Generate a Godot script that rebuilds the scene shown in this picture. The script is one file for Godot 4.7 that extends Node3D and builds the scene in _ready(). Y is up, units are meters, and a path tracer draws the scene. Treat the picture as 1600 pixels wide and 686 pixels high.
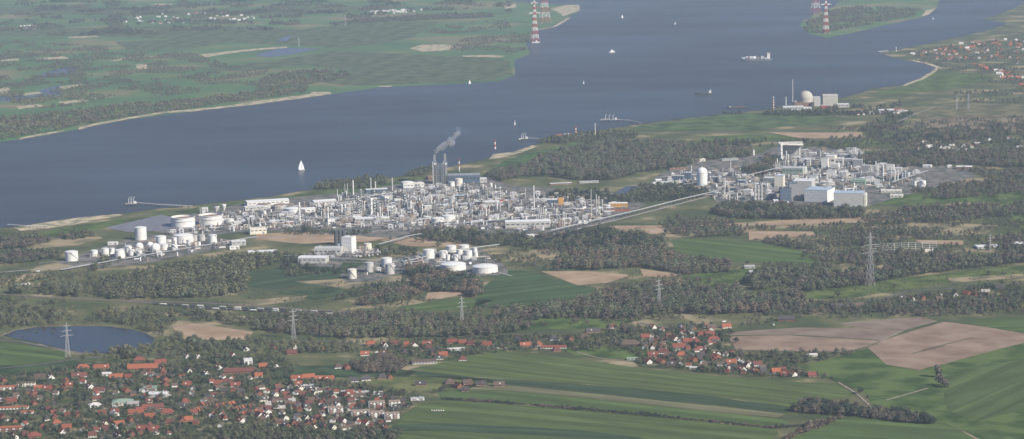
extends Node3D
# Aerial view over a riverside chemical works: village and fields in front, works in the middle, a broad river behind.
# Site positions are map points: spot(u, v) is where the ground lies under a point (u, v) of a 1600 x 686 survey grid.
const F := 3900.0
var cam: Camera3D
var rng := RandomNumberGenerator.new()
var names := {}
var pending := []
var marks := []
var M := {}
var T := {}
var cache := {}
const ORD := ["", "second ", "third ", "fourth ", "fifth ", "sixth ", "seventh ", "eighth ", "ninth ", "tenth ", "eleventh ", "twelfth ", "thirteenth ", "fourteenth ", "fifteenth ", "sixteenth ", "seventeenth ", "eighteenth ", "nineteenth ", "twentieth "]

func spot(u: float, v: float, y := 0.0) -> Vector3:
	var d := cam.basis * Vector3((u - 800.0) / F, -(v - 343.0) / F, -1.0)
	return cam.position + d * ((y - cam.position.y) / d.y)
func mpp(p: Vector3) -> float:
	return cam.position.distance_to(p) / F
func numbered(n: String) -> String:
	if not names.has(n):
		names[n] = 0
		return n
	names[n] += 1
	return "%s_%03d" % [n, names[n]]

# ---------- things and parts
func thing(n: String, label: String, category: String, at: Vector3, turn := 0.0, group := "") -> Node3D:
	var o := Node3D.new()
	o.name = numbered(n)
	add_child(o)
	o.position = at
	o.rotation.y = turn
	o.set_meta("label", label)
	o.set_meta("category", category)
	if group != "":
		o.set_meta("group", group)
	return o
# a thing whose label is completed later with the landmark it stands nearest to
func placed(n: String, looks: String, category: String, at: Vector3, turn := 0.0, group := "") -> Node3D:
	var o := thing(n, looks, category, at, turn, group)
	pending.append([o, looks])
	return o
func mark(called: String, at: Vector3):
	marks.append([called, at])
func finish_labels():
	var by := {}
	for e in pending:
		var o: Node3D = e[0]
		var best := -1
		var bd := 1e12
		for i in marks.size():
			var d: float = o.position.distance_squared_to(marks[i][1])
			if d < bd and d > 1.0:
				bd = d
				best = i
		var k: String = e[1] + "|" + str(best)
		if not by.has(k):
			by[k] = []
		by[k].append([bd, o, e[1], marks[best][0]])
	for k in by:
		var a: Array = by[k]
		a.sort_custom(func(x, y): return x[0] < y[0])
		for i in a.size():
			var s: String = a[i][2] + ", " + (ORD[i] if i < ORD.size() else "%s-and-%s" % ["twenty", ORD[i - 19]] if i < 38 else "outer ") + "nearest to " + a[i][3]
			a[i][1].set_meta("label", s)
func part(n: String, mesh: Mesh, m: Material, parent: Node, at := Vector3.ZERO, turn := 0.0) -> MeshInstance3D:
	var o := MeshInstance3D.new()
	o.name = n
	o.mesh = mesh
	o.material_override = m
	parent.add_child(o, true)
	o.position = at
	o.rotation.y = turn
	return o

# ---------- mesh building
func mb() -> SurfaceTool:
	var st := SurfaceTool.new()
	st.begin(Mesh.PRIMITIVE_TRIANGLES)
	return st
func quad(st: SurfaceTool, a: Vector3, b: Vector3, c: Vector3, d: Vector3):   # counter-clockwise seen from outside
	var n := (b - a).cross(c - a).normalized()
	for p in [a, c, b, a, d, c]:
		st.set_normal(n)
		st.add_vertex(p)
func tri(st: SurfaceTool, a: Vector3, b: Vector3, c: Vector3):
	var n := (b - a).cross(c - a).normalized()
	for p in [a, c, b]:
		st.set_normal(n)
		st.add_vertex(p)
func box(st: SurfaceTool, c: Vector3, s: Vector3, yaw := 0.0):
	var h := s * 0.5
	var bs := Basis(Vector3.UP, yaw)
	var p := []
	for i in 8:
		p.append(c + bs * Vector3(h.x if i & 1 else -h.x, h.y if i & 2 else -h.y, h.z if i & 4 else -h.z))
	quad(st, p[4], p[5], p[7], p[6]); quad(st, p[1], p[0], p[2], p[3]); quad(st, p[5], p[1], p[3], p[7])
	quad(st, p[0], p[4], p[6], p[2]); quad(st, p[6], p[7], p[3], p[2]); quad(st, p[0], p[1], p[5], p[4])
func bar(st: SurfaceTool, a: Vector3, b: Vector3, w: float):   # square bar from a to b
	var d := (b - a).normalized()
	var x := d.cross(Vector3.UP if absf(d.y) < 0.95 else Vector3.RIGHT).normalized() * w * 0.5
	var y := x.cross(d).normalized() * w * 0.5
	var r := [a - x - y, a + x - y, a + x + y, a - x + y]
	for i in 4:
		var j := (i + 1) % 4
		quad(st, r[j], r[i], r[i] + b - a, r[j] + b - a)
	quad(st, r[0], r[1], r[2], r[3])
	quad(st, r[3] + b - a, r[2] + b - a, r[1] + b - a, r[0] + b - a)
func lathe(st: SurfaceTool, prof: Array, seg := 20, c := Vector3.ZERO):   # profile of Vector2(radius, y), bottom to top
	for k in prof.size() - 1:
		var p: Vector2 = prof[k]
		var q: Vector2 = prof[k + 1]
		var nn := Vector2(q.y - p.y, p.x - q.x).normalized()
		for i in seg:
			var a0 := TAU * i / seg
			var a1 := TAU * (i + 1) / seg
			var d0 := Vector3(cos(a0), 0, -sin(a0))
			var d1 := Vector3(cos(a1), 0, -sin(a1))
			var pts := [c + d0 * p.x + Vector3(0, p.y, 0), c + d1 * p.x + Vector3(0, p.y, 0), c + d1 * q.x + Vector3(0, q.y, 0), c + d0 * q.x + Vector3(0, q.y, 0)]
			var n0 := d0 * nn.x + Vector3(0, nn.y, 0)
			var n1 := d1 * nn.x + Vector3(0, nn.y, 0)
			for t in [[0, n0], [2, n1], [1, n1], [0, n0], [3, n0], [2, n1]]:
				st.set_normal(t[1])
				st.add_vertex(pts[t[0]])
func tube(st: SurfaceTool, a: Vector3, b: Vector3, r: float, seg := 8):
	var d := (b - a).normalized()
	var x := d.cross(Vector3.UP if absf(d.y) < 0.95 else Vector3.RIGHT).normalized()
	var y := x.cross(d).normalized()
	for i in seg:
		var a0 := TAU * i / seg
		var a1 := TAU * (i + 1) / seg
		var n0 := x * cos(a0) + y * sin(a0)
		var n1 := x * cos(a1) + y * sin(a1)
		for t in [[a, n0], [a, n1], [b, n1], [a, n0], [b, n1], [b, n0]]:
			st.set_normal(t[1])
			st.add_vertex(t[0] + t[1] * r)
		tri(st, a, a + n0 * r, a + n1 * r)
		tri(st, b, b + n1 * r, b + n0 * r)
func cyl(r: float, h: float, seg := 20, rt := -1.0) -> Mesh:   # standing on its base
	var st := mb()
	var t := r if rt < 0.0 else rt
	lathe(st, [Vector2(r, 0), Vector2(t, h), Vector2(0, h)], seg)
	return st.commit()
func boxm(s: Vector3) -> Mesh:   # standing on its base
	var k := "b%.2f %.2f %.2f" % [s.x, s.y, s.z]
	if not cache.has(k):
		var st := mb()
		box(st, Vector3(0, s.y * 0.5, 0), s)
		cache[k] = st.commit()
	return cache[k]
func gable_wall(w: float, d: float, e: float, r: float) -> Mesh:   # ridge runs along x
	var st := mb()
	var x := w / 2
	var z := d / 2
	quad(st, Vector3(-x, 0, z), Vector3(x, 0, z), Vector3(x, e, z), Vector3(-x, e, z))
	quad(st, Vector3(x, 0, -z), Vector3(-x, 0, -z), Vector3(-x, e, -z), Vector3(x, e, -z))
	for s in [1.0, -1.0]:
		quad(st, Vector3(s * x, 0, s * z), Vector3(s * x, 0, -s * z), Vector3(s * x, e, -s * z), Vector3(s * x, e, s * z))
		tri(st, Vector3(s * x, e, s * z), Vector3(s * x, e, -s * z), Vector3(s * x, r, 0))
	return st.commit()
func gable_roof(w: float, d: float, e: float, r: float, over := 0.5, hip := 0.0) -> Mesh:
	var st := mb()
	var k := (r - e) / (d / 2)
	var x := w / 2 + over
	var z := d / 2 + over
	var ye := e - over * k
	var t := 0.3
	for s in [1.0, -1.0]:
		var a := Vector3(-s * x, ye + t, s * z)
		var b := Vector3(s * x, ye + t, s * z)
		var c := Vector3(s * (x - hip), r + t, 0)
		var q := Vector3(-s * (x - hip), r + t, 0)
		quad(st, a, b, c, q)
		var dn := Vector3(0, -t, 0)
		quad(st, a + dn, b + dn, b, a)
		quad(st, b + dn, a + dn, q + dn, c + dn)
		if hip > 0.0:
			tri(st, b, Vector3(b.x, b.y, -b.z), c)
			quad(st, b + dn, Vector3(b.x, b.y, -b.z) + dn, Vector3(b.x, b.y, -b.z), b)
		else:
			quad(st, b + dn, c + dn, c, b)
			quad(st, q + dn, a + dn, a, q)
	return st.commit()
func world_poly(pts: Array) -> PackedVector2Array:
	var p := PackedVector2Array()
	for i in range(0, pts.size(), 2):
		var w := spot(pts[i], pts[i + 1])
		p.append(Vector2(w.x, w.z))
	return p
func ragged(p: PackedVector2Array, step: float, amp: float, sd: int) -> PackedVector2Array:   # an uneven natural outline
	var n := FastNoiseLite.new()
	n.seed = sd
	n.frequency = 1.0 / (step * 4.0)
	var out := PackedVector2Array()
	for i in p.size():
		var a := p[i]
		var b := p[(i + 1) % p.size()]
		var m := maxi(1, int(a.distance_to(b) / step))
		var nn := (b - a).orthogonal().normalized()
		for j in m:
			var q := a.lerp(b, float(j) / m)
			out.append(q + nn * n.get_noise_2d(q.x, q.y) * amp)
	return out
func sheet_of(n: String, p2: PackedVector2Array, y: float, m: Material, dir := Vector2(1, 0)) -> MeshInstance3D:
	var st := mb()
	var idx := Geometry2D.triangulate_polygon(p2)
	if idx.is_empty():
		print("no triangles for ", n, p2.size())
		return null
	var nd := dir.orthogonal()
	for t in range(0, idx.size(), 3):
		var a := p2[idx[t]]
		var b := p2[idx[t + 1]]
		var c := p2[idx[t + 2]]
		var tr := [a, b, c] if (b - a).cross(c - a) > 0.0 else [a, c, b]
		for q in tr:
			st.set_normal(Vector3.UP)
			st.set_uv(Vector2(q.dot(nd), q.dot(dir)) / 100.0)
			st.add_vertex(Vector3(q.x, y, q.y))
	var o := part(n, st.commit(), m, self)
	o.name = numbered(n)
	o.set_meta("kind", "structure")
	return o
func sheet(n: String, pts: Array, y: float, m: Material, rag := 0.0, along := []) -> MeshInstance3D:
	var p := world_poly(pts)
	var dir := Vector2(1, 0)
	if along.size() == 4:
		var a := spot(along[0], along[1])
		var b := spot(along[2], along[3])
		dir = Vector2(b.x - a.x, b.z - a.z).normalized()
	if rag > 0.0:
		var q := ragged(p, 28.0, rag, pts.size() + int(pts[0]))
		if not Geometry2D.triangulate_polygon(q).is_empty():
			p = q
	return sheet_of(n, p, y, m, dir)
func ribbon(n: String, pts: Array, w: float, y: float, m: Material) -> MeshInstance3D:
	var c := Curve3D.new()
	for i in range(0, pts.size(), 2):
		c.add_point(spot(pts[i], pts[i + 1]))
	var L := PackedVector2Array()
	var R := PackedVector2Array()
	for i in c.point_count:
		var a := c.get_point_position(maxi(0, i - 1))
		var b := c.get_point_position(mini(c.point_count - 1, i + 1))
		var d := Vector2(b.x - a.x, b.z - a.z).normalized().orthogonal() * w * 0.5
		var p := c.get_point_position(i)
		L.append(Vector2(p.x, p.z) + d)
		R.append(Vector2(p.x, p.z) - d)
	var st := mb()
	for i in L.size() - 1:
		quad(st, Vector3(L[i].x, y, L[i].y), Vector3(R[i].x, y, R[i].y), Vector3(R[i + 1].x, y, R[i + 1].y), Vector3(L[i + 1].x, y, L[i + 1].y))
	var o := part(n, st.commit(), m, self)
	o.name = numbered(n)
	o.set_meta("kind", "structure")
	return o

# ---------- materials
func noise(freq: float, oct: int, ramp: Array, size := 512, kind := FastNoiseLite.TYPE_SIMPLEX_SMOOTH, sd := 1) -> NoiseTexture2D:
	var n := FastNoiseLite.new()
	n.noise_type = kind
	n.frequency = freq
	n.fractal_octaves = oct
	n.seed = sd
	var t := NoiseTexture2D.new()
	t.width = size
	t.height = size
	t.seamless = true
	t.noise = n
	var gr := Gradient.new()
	gr.offsets = PackedFloat32Array(ramp.map(func(r): return r[0]))
	gr.colors = PackedColorArray(ramp.map(func(r): return r[1]))
	t.color_ramp = gr
	return t
func mat(lin: Color, rough := 0.8, spec := 0.3) -> StandardMaterial3D:   # plain linear base colour
	var m := StandardMaterial3D.new()
	m.albedo_color = lin.linear_to_srgb()
	m.roughness = rough
	m.metallic_specular = spec
	return m
func tex(lin: Color, t: Texture2D, metres: float, rough := 1.0, spec := 0.1) -> StandardMaterial3D:
	var m := mat(lin, rough, spec)
	m.albedo_texture = t
	m.uv1_triplanar = true
	m.uv1_world_triplanar = true
	m.uv1_scale = Vector3.ONE / metres
	return m
func grey(v: float) -> Color:
	return Color(v, v, v)
func materials():
	T.patch = noise(0.006, 5, [[0.0, Color(0.55, 0.6, 0.55)], [0.42, Color(0.78, 0.8, 0.74)], [0.6, Color(0.95, 0.93, 0.88)], [1.0, Color(1, 0.98, 0.9)]], 1024)
	T.soil = noise(0.008, 5, [[0.0, Color(0.8, 0.76, 0.74)], [0.5, Color(0.9, 0.88, 0.87)], [1.0, Color(1, 1, 1)]], 512, FastNoiseLite.TYPE_SIMPLEX_SMOOTH, 4)
	T.scrub = noise(0.005, 6, [[0.0, Color(0.24, 0.28, 0.2)], [0.36, Color(0.29, 0.32, 0.215)], [0.5, Color(0.34, 0.355, 0.24)], [0.66, Color(0.38, 0.38, 0.27)], [0.76, Color(0.52, 0.48, 0.37)], [1.0, Color(0.62, 0.56, 0.45)]], 1024, FastNoiseLite.TYPE_SIMPLEX_SMOOTH, 9)
	T.marsh = noise(0.004, 6, [[0.0, Color(0.24, 0.34, 0.24)], [0.45, Color(0.3, 0.41, 0.27)], [0.6, Color(0.34, 0.42, 0.28)], [0.75, Color(0.42, 0.42, 0.31)], [1.0, Color(0.5, 0.46, 0.36)]], 1024, FastNoiseLite.TYPE_SIMPLEX_SMOOTH, 21)
	T.yard = noise(0.012, 6, [[0.0, Color(0.25, 0.27, 0.23)], [0.35, Color(0.32, 0.33, 0.3)], [0.48, Color(0.4, 0.4, 0.385)], [0.6, Color(0.45, 0.44, 0.425)], [0.72, Color(0.44, 0.41, 0.375)], [1.0, Color(0.54, 0.52, 0.5)]], 1024, FastNoiseLite.TYPE_SIMPLEX_SMOOTH, 5)
	T.wall = noise(0.02, 5, [[0.0, Color(0.82, 0.8, 0.78)], [0.6, Color(0.95, 0.95, 0.94)], [1.0, Color(1, 1, 1)]], 256)
	T.tile = noise(0.05, 4, [[0.0, Color(0.66, 0.62, 0.6)], [0.5, Color(0.88, 0.86, 0.84)], [1.0, Color(1, 1, 1)]], 256, FastNoiseLite.TYPE_SIMPLEX_SMOOTH, 8)
	# crop rows: drilled bands and tramlines with patchy growth
	var im := Image.create(256, 256, false, Image.FORMAT_RGB8)
	var n := FastNoiseLite.new()
	n.frequency = 0.02
	var band := []
	rng.seed = 5
	for i in 256:
		band.append(0.0)
	for i in 26:
		var c := rng.randi_range(0, 255)
		var wd := rng.randi_range(2, 9)
		var dv := rng.randf_range(-0.13, 0.11)
		for j in wd:
			band[(c + j) % 256] += dv
	for x in 256:
		for y in 256:
			var a := float(y) / 256.0
			var nz := lerpf(n.get_noise_2d(x, y * 0.5), n.get_noise_2d(x, (y - 256) * 0.5), a)
			var k := clampf(0.86 + band[x] * (0.8 + nz) + nz * 0.16, 0.4, 1.0)
			im.set_pixel(x, y, Color(k, k, k * 0.98))
	T.rows = ImageTexture.create_from_image(im)
	M.ground = tex(grey(1.0), T.scrub, 900.0)
	M.marsh = tex(grey(1.0), T.marsh, 2600.0)
	M.yard = tex(grey(1.0), T.yard, 430.0)
	M.garden = tex(Color(0.78, 0.8, 0.8), T.scrub, 210.0)
	M.asphalt = tex(grey(0.17), T.soil, 90.0, 0.9)
	M.concrete = tex(Color(0.36, 0.35, 0.33), T.soil, 60.0, 0.9)
	M.track = tex(Color(0.32, 0.28, 0.22), T.soil, 60.0)
	M.sand = tex(Color(0.5, 0.43, 0.33), T.patch, 260.0)
	M.water = mat(Color(0.03, 0.037, 0.042), 1.0, 0.25)
	M.water.roughness_texture = noise(0.006, 4, [[0.0, grey(0.33)], [0.45, grey(0.4)], [0.6, grey(0.43)], [1.0, grey(0.52)]], 512, FastNoiseLite.TYPE_SIMPLEX_SMOOTH, 31)
	M.water.uv1_triplanar = true
	M.water.uv1_world_triplanar = true
	M.water.uv1_scale = Vector3(1.0 / 5200.0, 1.0, 1.0 / 2600.0)
	M.pond = mat(Color(0.022, 0.026, 0.028), 0.22, 0.25)
	M.white = tex(Color(0.78, 0.78, 0.76), T.wall, 23.0, 0.55, 0.4)
	M.cream = tex(Color(0.74, 0.71, 0.62), T.wall, 23.0, 0.7)
	M.pale = tex(Color(0.5, 0.5, 0.49), T.wall, 23.0, 0.6)
	M.steel = tex(Color(0.3, 0.31, 0.32), T.wall, 11.0, 0.5, 0.5)
	M.dark = tex(Color(0.09, 0.1, 0.11), T.wall, 11.0, 0.6)
	M.blue = tex(Color(0.11, 0.15, 0.21), T.wall, 17.0, 0.6)
	M.sky_blue = tex(Color(0.4, 0.5, 0.6), T.wall, 17.0, 0.6)
	M.rust = tex(Color(0.3, 0.2, 0.16), T.tile, 13.0, 0.9)
	M.red = tex(Color(0.42, 0.08, 0.06), T.wall, 17.0, 0.6)
	M.orange = tex(Color(0.62, 0.34, 0.1), T.wall, 17.0, 0.7)
	M.greenish = tex(Color(0.25, 0.34, 0.28), T.wall, 17.0, 0.7)
	M.brown_roof = tex(Color(0.33, 0.27, 0.23), T.tile, 17.0, 0.9)
	M.brick = tex(Color(0.33, 0.15, 0.1), T.tile, 5.0, 0.9)
	M.glass = mat(Color(0.05, 0.06, 0.07), 0.15, 0.6)
	M.frame_white = mat(grey(0.75), 0.5)
	M.bark = mat(Color(0.09, 0.075, 0.06), 1.0, 0.1)
	var rc := [Color(0.4, 0.145, 0.085), Color(0.28, 0.1, 0.075), Color(0.19, 0.085, 0.072), Color(0.16, 0.125, 0.105), Color(0.1, 0.1, 0.105), Color(0.42, 0.42, 0.41), Color(0.3, 0.42, 0.33), Color(0.72, 0.72, 0.7)]
	for i in rc.size():
		M["roof%d" % i] = tex(rc[i], T.tile, 9.0, 0.85, 0.2)
		M["roofb%d" % i] = tex(rc[i] * 0.82, T.tile, 7.0, 0.9, 0.2)
	# foliage: the tint of each kind of tree comes with the instance or the crown
	M.leaf = StandardMaterial3D.new()
	M.leaf.vertex_color_use_as_albedo = true
	M.leaf.roughness = 0.9
	M.leaf.metallic_specular = 0.15
	M.leaf.backlight_enabled = true
	M.leaf.backlight = Color(0.12, 0.14, 0.08)

# ---------- the land
var plots := []   # farmed fields: scattered bushes keep off them
var corridors := []   # railway lines and the like, kept clear of trees
func in_corridor(q: Vector2) -> bool:
	for c in corridors:
		if c[1].has_point(q) and Geometry2D.is_point_in_polygon(q, c[0]):
			return true
	return false
func on_field(q: Vector2) -> bool:
	for f in plots:
		if f[1].has_point(q) and Geometry2D.is_point_in_polygon(q, f[0]):
			return true
	return false
func field(pts: Array, c: Color, kind := "meadow", along := [], y := 0.35):
	var k := kind + str(c)
	if not cache.has(k):
		var m: StandardMaterial3D
		if kind == "crop_field":
			m = mat(c, 1.0, 0.1)
			m.albedo_texture = T.rows
			m.uv1_scale = Vector3(0.42, 0.2, 1)
		elif kind == "ploughed_field":
			m = tex(c, T.soil, 330.0)
		else:
			m = tex(c, T.patch, 520.0)
		cache[k] = m
	var wp := world_poly(pts)
	var lo := wp[0]
	var hi := wp[0]
	for q in wp:
		lo = lo.min(q)
		hi = hi.max(q)
	if kind != "meadow":
		plots.append([wp, Rect2(lo, hi - lo)])
	sheet(kind, pts, y, cache[k], 0.0 if kind != "meadow" else 6.0, along)
func land():
	for c in [hedge([0, 462, 180, 472, 330, 480, 550, 494], 9.0), hedge([860, 368, 960, 348, 1122, 306], 7.0), hedge([95, 426, 250, 400, 400, 375], 6.0)]:
		var wp := world_poly(c)
		var lo := wp[0]
		var hi := wp[0]
		for q in wp:
			lo = lo.min(q)
			hi = hi.max(q)
		corridors.append([wp, Rect2(lo, hi - lo)])
	var o := part("ground", PlaneMesh.new(), M.ground, self)
	o.mesh.size = Vector2(70000, 70000)
	o.position = Vector3(0, 0, -30000)
	o.set_meta("kind", "structure")
	sheet("marshland", [-900, 235, 0, 222, 60, 214, 130, 201, 200, 187, 300, 175, 400, 164, 520, 147, 600, 136, 700, 132, 780, 127, 806, 117, 803, 95, 829, 84, 822, 70, 836, 46, 862, 42, 885, 28, 906, 17, 903, 8, 850, 7, 800, 2, 770, -60, -900, -130], 0.3, M.marsh)
	# water
	var river := [-900, 400, -60, 362, 20, 355, 60, 350, 120, 341, 185, 334, 200, 333, 250, 326, 330, 318, 420, 308, 480, 297, 560, 286, 640, 273, 700, 262, 760, 249, 772, 242, 800, 239, 830, 228, 870, 216, 930, 205, 1000, 194, 1060, 186, 1150, 177, 1200, 171, 1240, 163, 1290, 156, 1330, 150, 1365, 138, 1408, 134, 1440, 122, 1456, 112, 1462, 106, 1445, 100, 1426, 96, 1400, 92, 1374, 82, 1400, 79, 1440, 70, 1500, 58, 1550, 46, 1575, 36, 1534, 29, 1560, 24, 1582, 14, 1610, 0, 1650, -60, 770, -60, 800, 2, 850, 7, 903, 8, 906, 17, 885, 28, 862, 42, 836, 46, 822, 70, 829, 84, 803, 95, 806, 117, 780, 127, 700, 132, 600, 136, 520, 147, 400, 164, 300, 175, 200, 187, 130, 201, 60, 214, 0, 222, -900, 235]
	sheet_of("river", world_poly(river), 0.6, M.water)
	sheet("island", [1250, 40, 1256, 32, 1270, 24, 1300, 12, 1320, -4, 1340, -30, 1440, -40, 1470, -8, 1463, 14, 1452, 23, 1440, 27, 1400, 36, 1340, 50, 1292, 60, 1264, 52], 1.0, M.marsh, 12.0)
	sheet("creek", [52, 122, 70, 113, 95, 107, 119, 103, 117, 115, 92, 120], 0.8, M.pond, 5.0)
	sheet("creek", [-20, 148, 14, 151, 50, 147, 72, 138, 95, 133, 93, 150, 62, 152, 14, 158, -20, 159], 0.8, M.pond, 5.0)
	sheet("creek", [398, 86, 440, 75, 500, 76, 470, 83, 420, 90], 0.8, M.pond, 5.0)
	sheet("creek", [432, 64, 445, 57, 458, 56, 448, 64], 0.8, M.pond, 3.0)
	sheet("dock_basin", [958, 303, 978, 291, 1001, 290, 996, 298, 984, 305], 0.5, M.pond)
	sheet("pond", [2, 524, 25, 517, 55, 512, 120, 510, 175, 511, 205, 515, 228, 521, 243, 529, 234, 541, 205, 546, 160, 552, 128, 551, 100, 546, 60, 536, 30, 530], 0.5, M.pond, 3.0)
	# sand
	for b in [[20, 357, 60, 350, 120, 341, 186, 335, 193, 337, 150, 345, 110, 353, 70, 359, 30, 362], [122, 204, 150, 196, 200, 187, 260, 177, 300, 175, 300, 171.5, 260, 174, 200, 184, 150, 193, 124, 199], [300, 175, 400, 163.5, 480, 153, 518, 147.5, 516, 144, 488, 144, 485, 147, 400, 159, 360, 165, 300, 171], [30, 219, 60, 213, 100, 206, 100, 204, 60, 210, 30, 216], [590, 136.6, 612, 136, 612, 134.5, 592, 135], [764, 250, 772, 241, 800, 238.5, 832, 227.5, 842, 229, 812, 240, 790, 246], [1408, 134.5, 1440, 122, 1456, 112, 1462, 106, 1445, 100, 1426, 96, 1426, 94.5, 1448, 97, 1468, 105, 1462, 113, 1444, 124, 1414, 135], [833, 47, 862, 43, 887, 28, 892, 28, 870, 42, 838, 48], [860, 14, 885, 8, 905, 8, 906, 17, 880, 26, 876, 22], [1440, 26, 1446, 17, 1462, 13, 1452, 23]]:
		sheet("sandy_beach", b, 1.3, M.sand, 4.0)
	for b in [[25, 167, 60, 163, 70, 166, 30, 171], [55, 92, 100, 88, 108, 92, 62, 94], [0, 93, 30, 92, 28, 95, 0, 96], [172, 95, 200, 90, 207, 88, 206, 91, 180, 96], [212, 101, 228, 100, 232, 106, 240, 108, 214, 109], [310, 86, 350, 81, 400, 76, 448, 73, 450, 75, 400, 79, 350, 85, 320, 90], [0, 138, 15, 135, 15, 145, 5, 148, 0, 146], [28, 148, 60, 143, 66, 146, 40, 150], [92, 136, 130, 131, 132, 133, 100, 140], [90, 160, 130, 155, 140, 158, 100, 163], [640, 76, 660, 70, 700, 70, 725, 74, 700, 79, 660, 81], [142, 153, 175, 150, 176, 152, 148, 155], [105, 58, 150, 56, 155, 58, 110, 60], [720, 87, 770, 86, 790, 88, 780, 90, 725, 89], [785, 8, 806, 6, 806, 12, 790, 14], [1296, 18, 1340, 17, 1350, 20, 1300, 24], [240, 6, 270, 6, 272, 8, 242, 8]]:
		sheet("sand_flat", b, 1.0, M.sand, 4.0)
	# green meadows beyond the river
	var gm := Color(0.105, 0.135, 0.08)
	for f in [[300, 108, 420, 96, 520, 80, 640, 85, 760, 90, 796, 94, 800, 117, 770, 125, 640, 131, 540, 134, 500, 128, 560, 112, 480, 102, 380, 112], [-40, 46, 120, 44, 300, 40, 400, 42, 470, 46, 560, 36, 690, 34, 640, 60, 540, 76, 430, 70, 300, 62, 120, 56, -40, 56], [-40, 14, 120, 12, 320, 16, 520, 10, 640, 8, 600, 18, 440, 24, 260, 24, -40, 22], [180, 66, 300, 60, 360, 66, 300, 76, 200, 78]]:
		field(f, gm, "meadow", [], 0.7)
	# fields on the near bank
	var bright := Color(0.115, 0.152, 0.055)
	var green := Color(0.1, 0.148, 0.052)
	var deep := Color(0.06, 0.095, 0.05)
	var soil := Color(0.3, 0.225, 0.165)
	var soil2 := Color(0.25, 0.2, 0.155)
	var straw := Color(0.4, 0.3, 0.2)
	var rough := Color(0.31, 0.26, 0.18)
	var tan := Color(0.2, 0.195, 0.11)
	field([690, 567, 775, 547, 900, 561, 990, 574, 1100, 586, 1240, 597, 1310, 600, 1336, 617, 1240, 637, 1100, 617, 900, 599, 740, 589, 640, 577], bright, "crop_field", [775, 560, 1300, 618])
	field([640, 578, 740, 590, 900, 600, 1100, 618, 1238, 638, 1230, 646, 1100, 632, 960, 618, 800, 602, 690, 591, 630, 584], deep, "crop_field", [640, 580, 1230, 640])
	field([690, 598, 800, 603, 960, 619, 1100, 633, 1228, 647, 1215, 653, 1090, 641, 930, 623, 800, 611, 690, 606], tan, "crop_field", [800, 606, 1215, 650])
	field([680, 610, 800, 612, 930, 624, 1090, 642, 1214, 654, 1232, 660, 1212, 668, 1000, 647, 830, 632, 690, 623], green, "crop_field", [800, 615, 1215, 660])
	field([655, 632, 690, 625, 830, 635, 1000, 650, 1210, 670, 1218, 677, 1180, 705, 590, 705, 622, 660, 640, 640], Color(0.105, 0.145, 0.052), "crop_field", [700, 640, 1180, 684])
	field([615, 664, 700, 662, 900, 672, 1000, 684, 1010, 688, 900, 684, 700, 674, 612, 674], deep, "crop_field", [620, 668, 1000, 686], 0.7)
	field([1336, 650, 1470, 662, 1500, 673, 1570, 710, 1190, 710, 1236, 686, 1310, 655], green, "crop_field", [1240, 680, 1530, 700])
	field([1250, 574, 1356, 545, 1385, 570, 1437, 579, 1600, 536, 1760, 500, 1760, 720, 1580, 712, 1505, 672, 1470, 660, 1370, 640, 1352, 612, 1312, 598], green, "meadow", [])
	field([1470, 590, 1600, 560, 1760, 530, 1760, 620, 1600, 640, 1520, 660, 1480, 640], Color(0.095, 0.135, 0.05), "crop_field", [1440, 660, 1600, 590], 0.6)
	field([1356, 543, 1380, 532, 1430, 516, 1475, 503, 1540, 511, 1600, 522, 1640, 526, 1600, 536, 1436, 578, 1385, 570], soil, "ploughed_field")
	field([1140, 519, 1250, 512, 1370, 514, 1412, 517, 1380, 532, 1300, 527, 1230, 523, 1140, 524], soil2, "ploughed_field")
	field([1138, 526, 1230, 524, 1376, 533, 1356, 541, 1316, 550, 1250, 549, 1150, 547], soil, "ploughed_field")
	field([1310, 505, 1440, 495, 1466, 502, 1414, 516, 1350, 513], soil2, "ploughed_field")
	field([1500, 503, 1600, 496, 1700, 490, 1700, 530, 1600, 521, 1545, 511], green, "crop_field", [1500, 505, 1600, 500])
	field([1250, 457, 1450, 430, 1600, 415, 1700, 405, 1700, 425, 1600, 429, 1450, 446, 1330, 466, 1250, 468], bright, "meadow")
	field([1480, 478, 1600, 452, 1700, 440, 1700, 465, 1600, 475, 1500, 486], green, "meadow")
	field([1048, 375, 1130, 374, 1200, 382, 1290, 398, 1270, 414, 1150, 409, 1080, 400, 1056, 392], green, "crop_field", [1050, 380, 1270, 405])
	field([1065, 432, 1155, 420, 1240, 415, 1250, 424, 1170, 440, 1130, 448, 1080, 442], green, "meadow")
	field([752, 450, 790, 423, 815, 422, 862, 436, 905, 446, 935, 450, 905, 466, 840, 479, 740, 480], Color(0.07, 0.115, 0.05), "crop_field", [760, 470, 920, 452])
	field([620, 480, 715, 465, 770, 469, 740, 482, 650, 489], green, "crop_field", [620, 485, 760, 470])
	field([668, 458, 712, 453, 724, 460, 690, 467, 664, 468], straw, "ploughed_field")
	field([340, 432, 400, 424, 480, 414, 560, 407, 604, 410, 570, 426, 500, 441, 430, 452, 380, 448], deep, "crop_field", [380, 440, 580, 412])
	field([430, 456, 545, 446, 556, 458, 490, 469], deep, "meadow")
	field([800, 500, 880, 495, 990, 503, 960, 512, 840, 516, 780, 512], green, "meadow")
	field([880, 545, 930, 540, 1010, 545, 1020, 555, 985, 566, 900, 556], green, "meadow")
	field([455, 573, 560, 568, 650, 580, 640, 588, 520, 590, 420, 594, 425, 582], deep, "meadow")
	field([570, 598, 620, 586, 760, 592, 790, 600, 690, 612, 640, 612], Color(0.15, 0.17, 0.075), "meadow")
	field([-200, 530, 0, 533, 60, 543, 105, 550, 100, 562, 40, 570, -200, 580], green, "crop_field", [0, 545, 100, 555])
	field([-100, 572, 40, 571, 110, 563, 150, 572, 60, 584, -100, 590], deep, "meadow")
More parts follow.
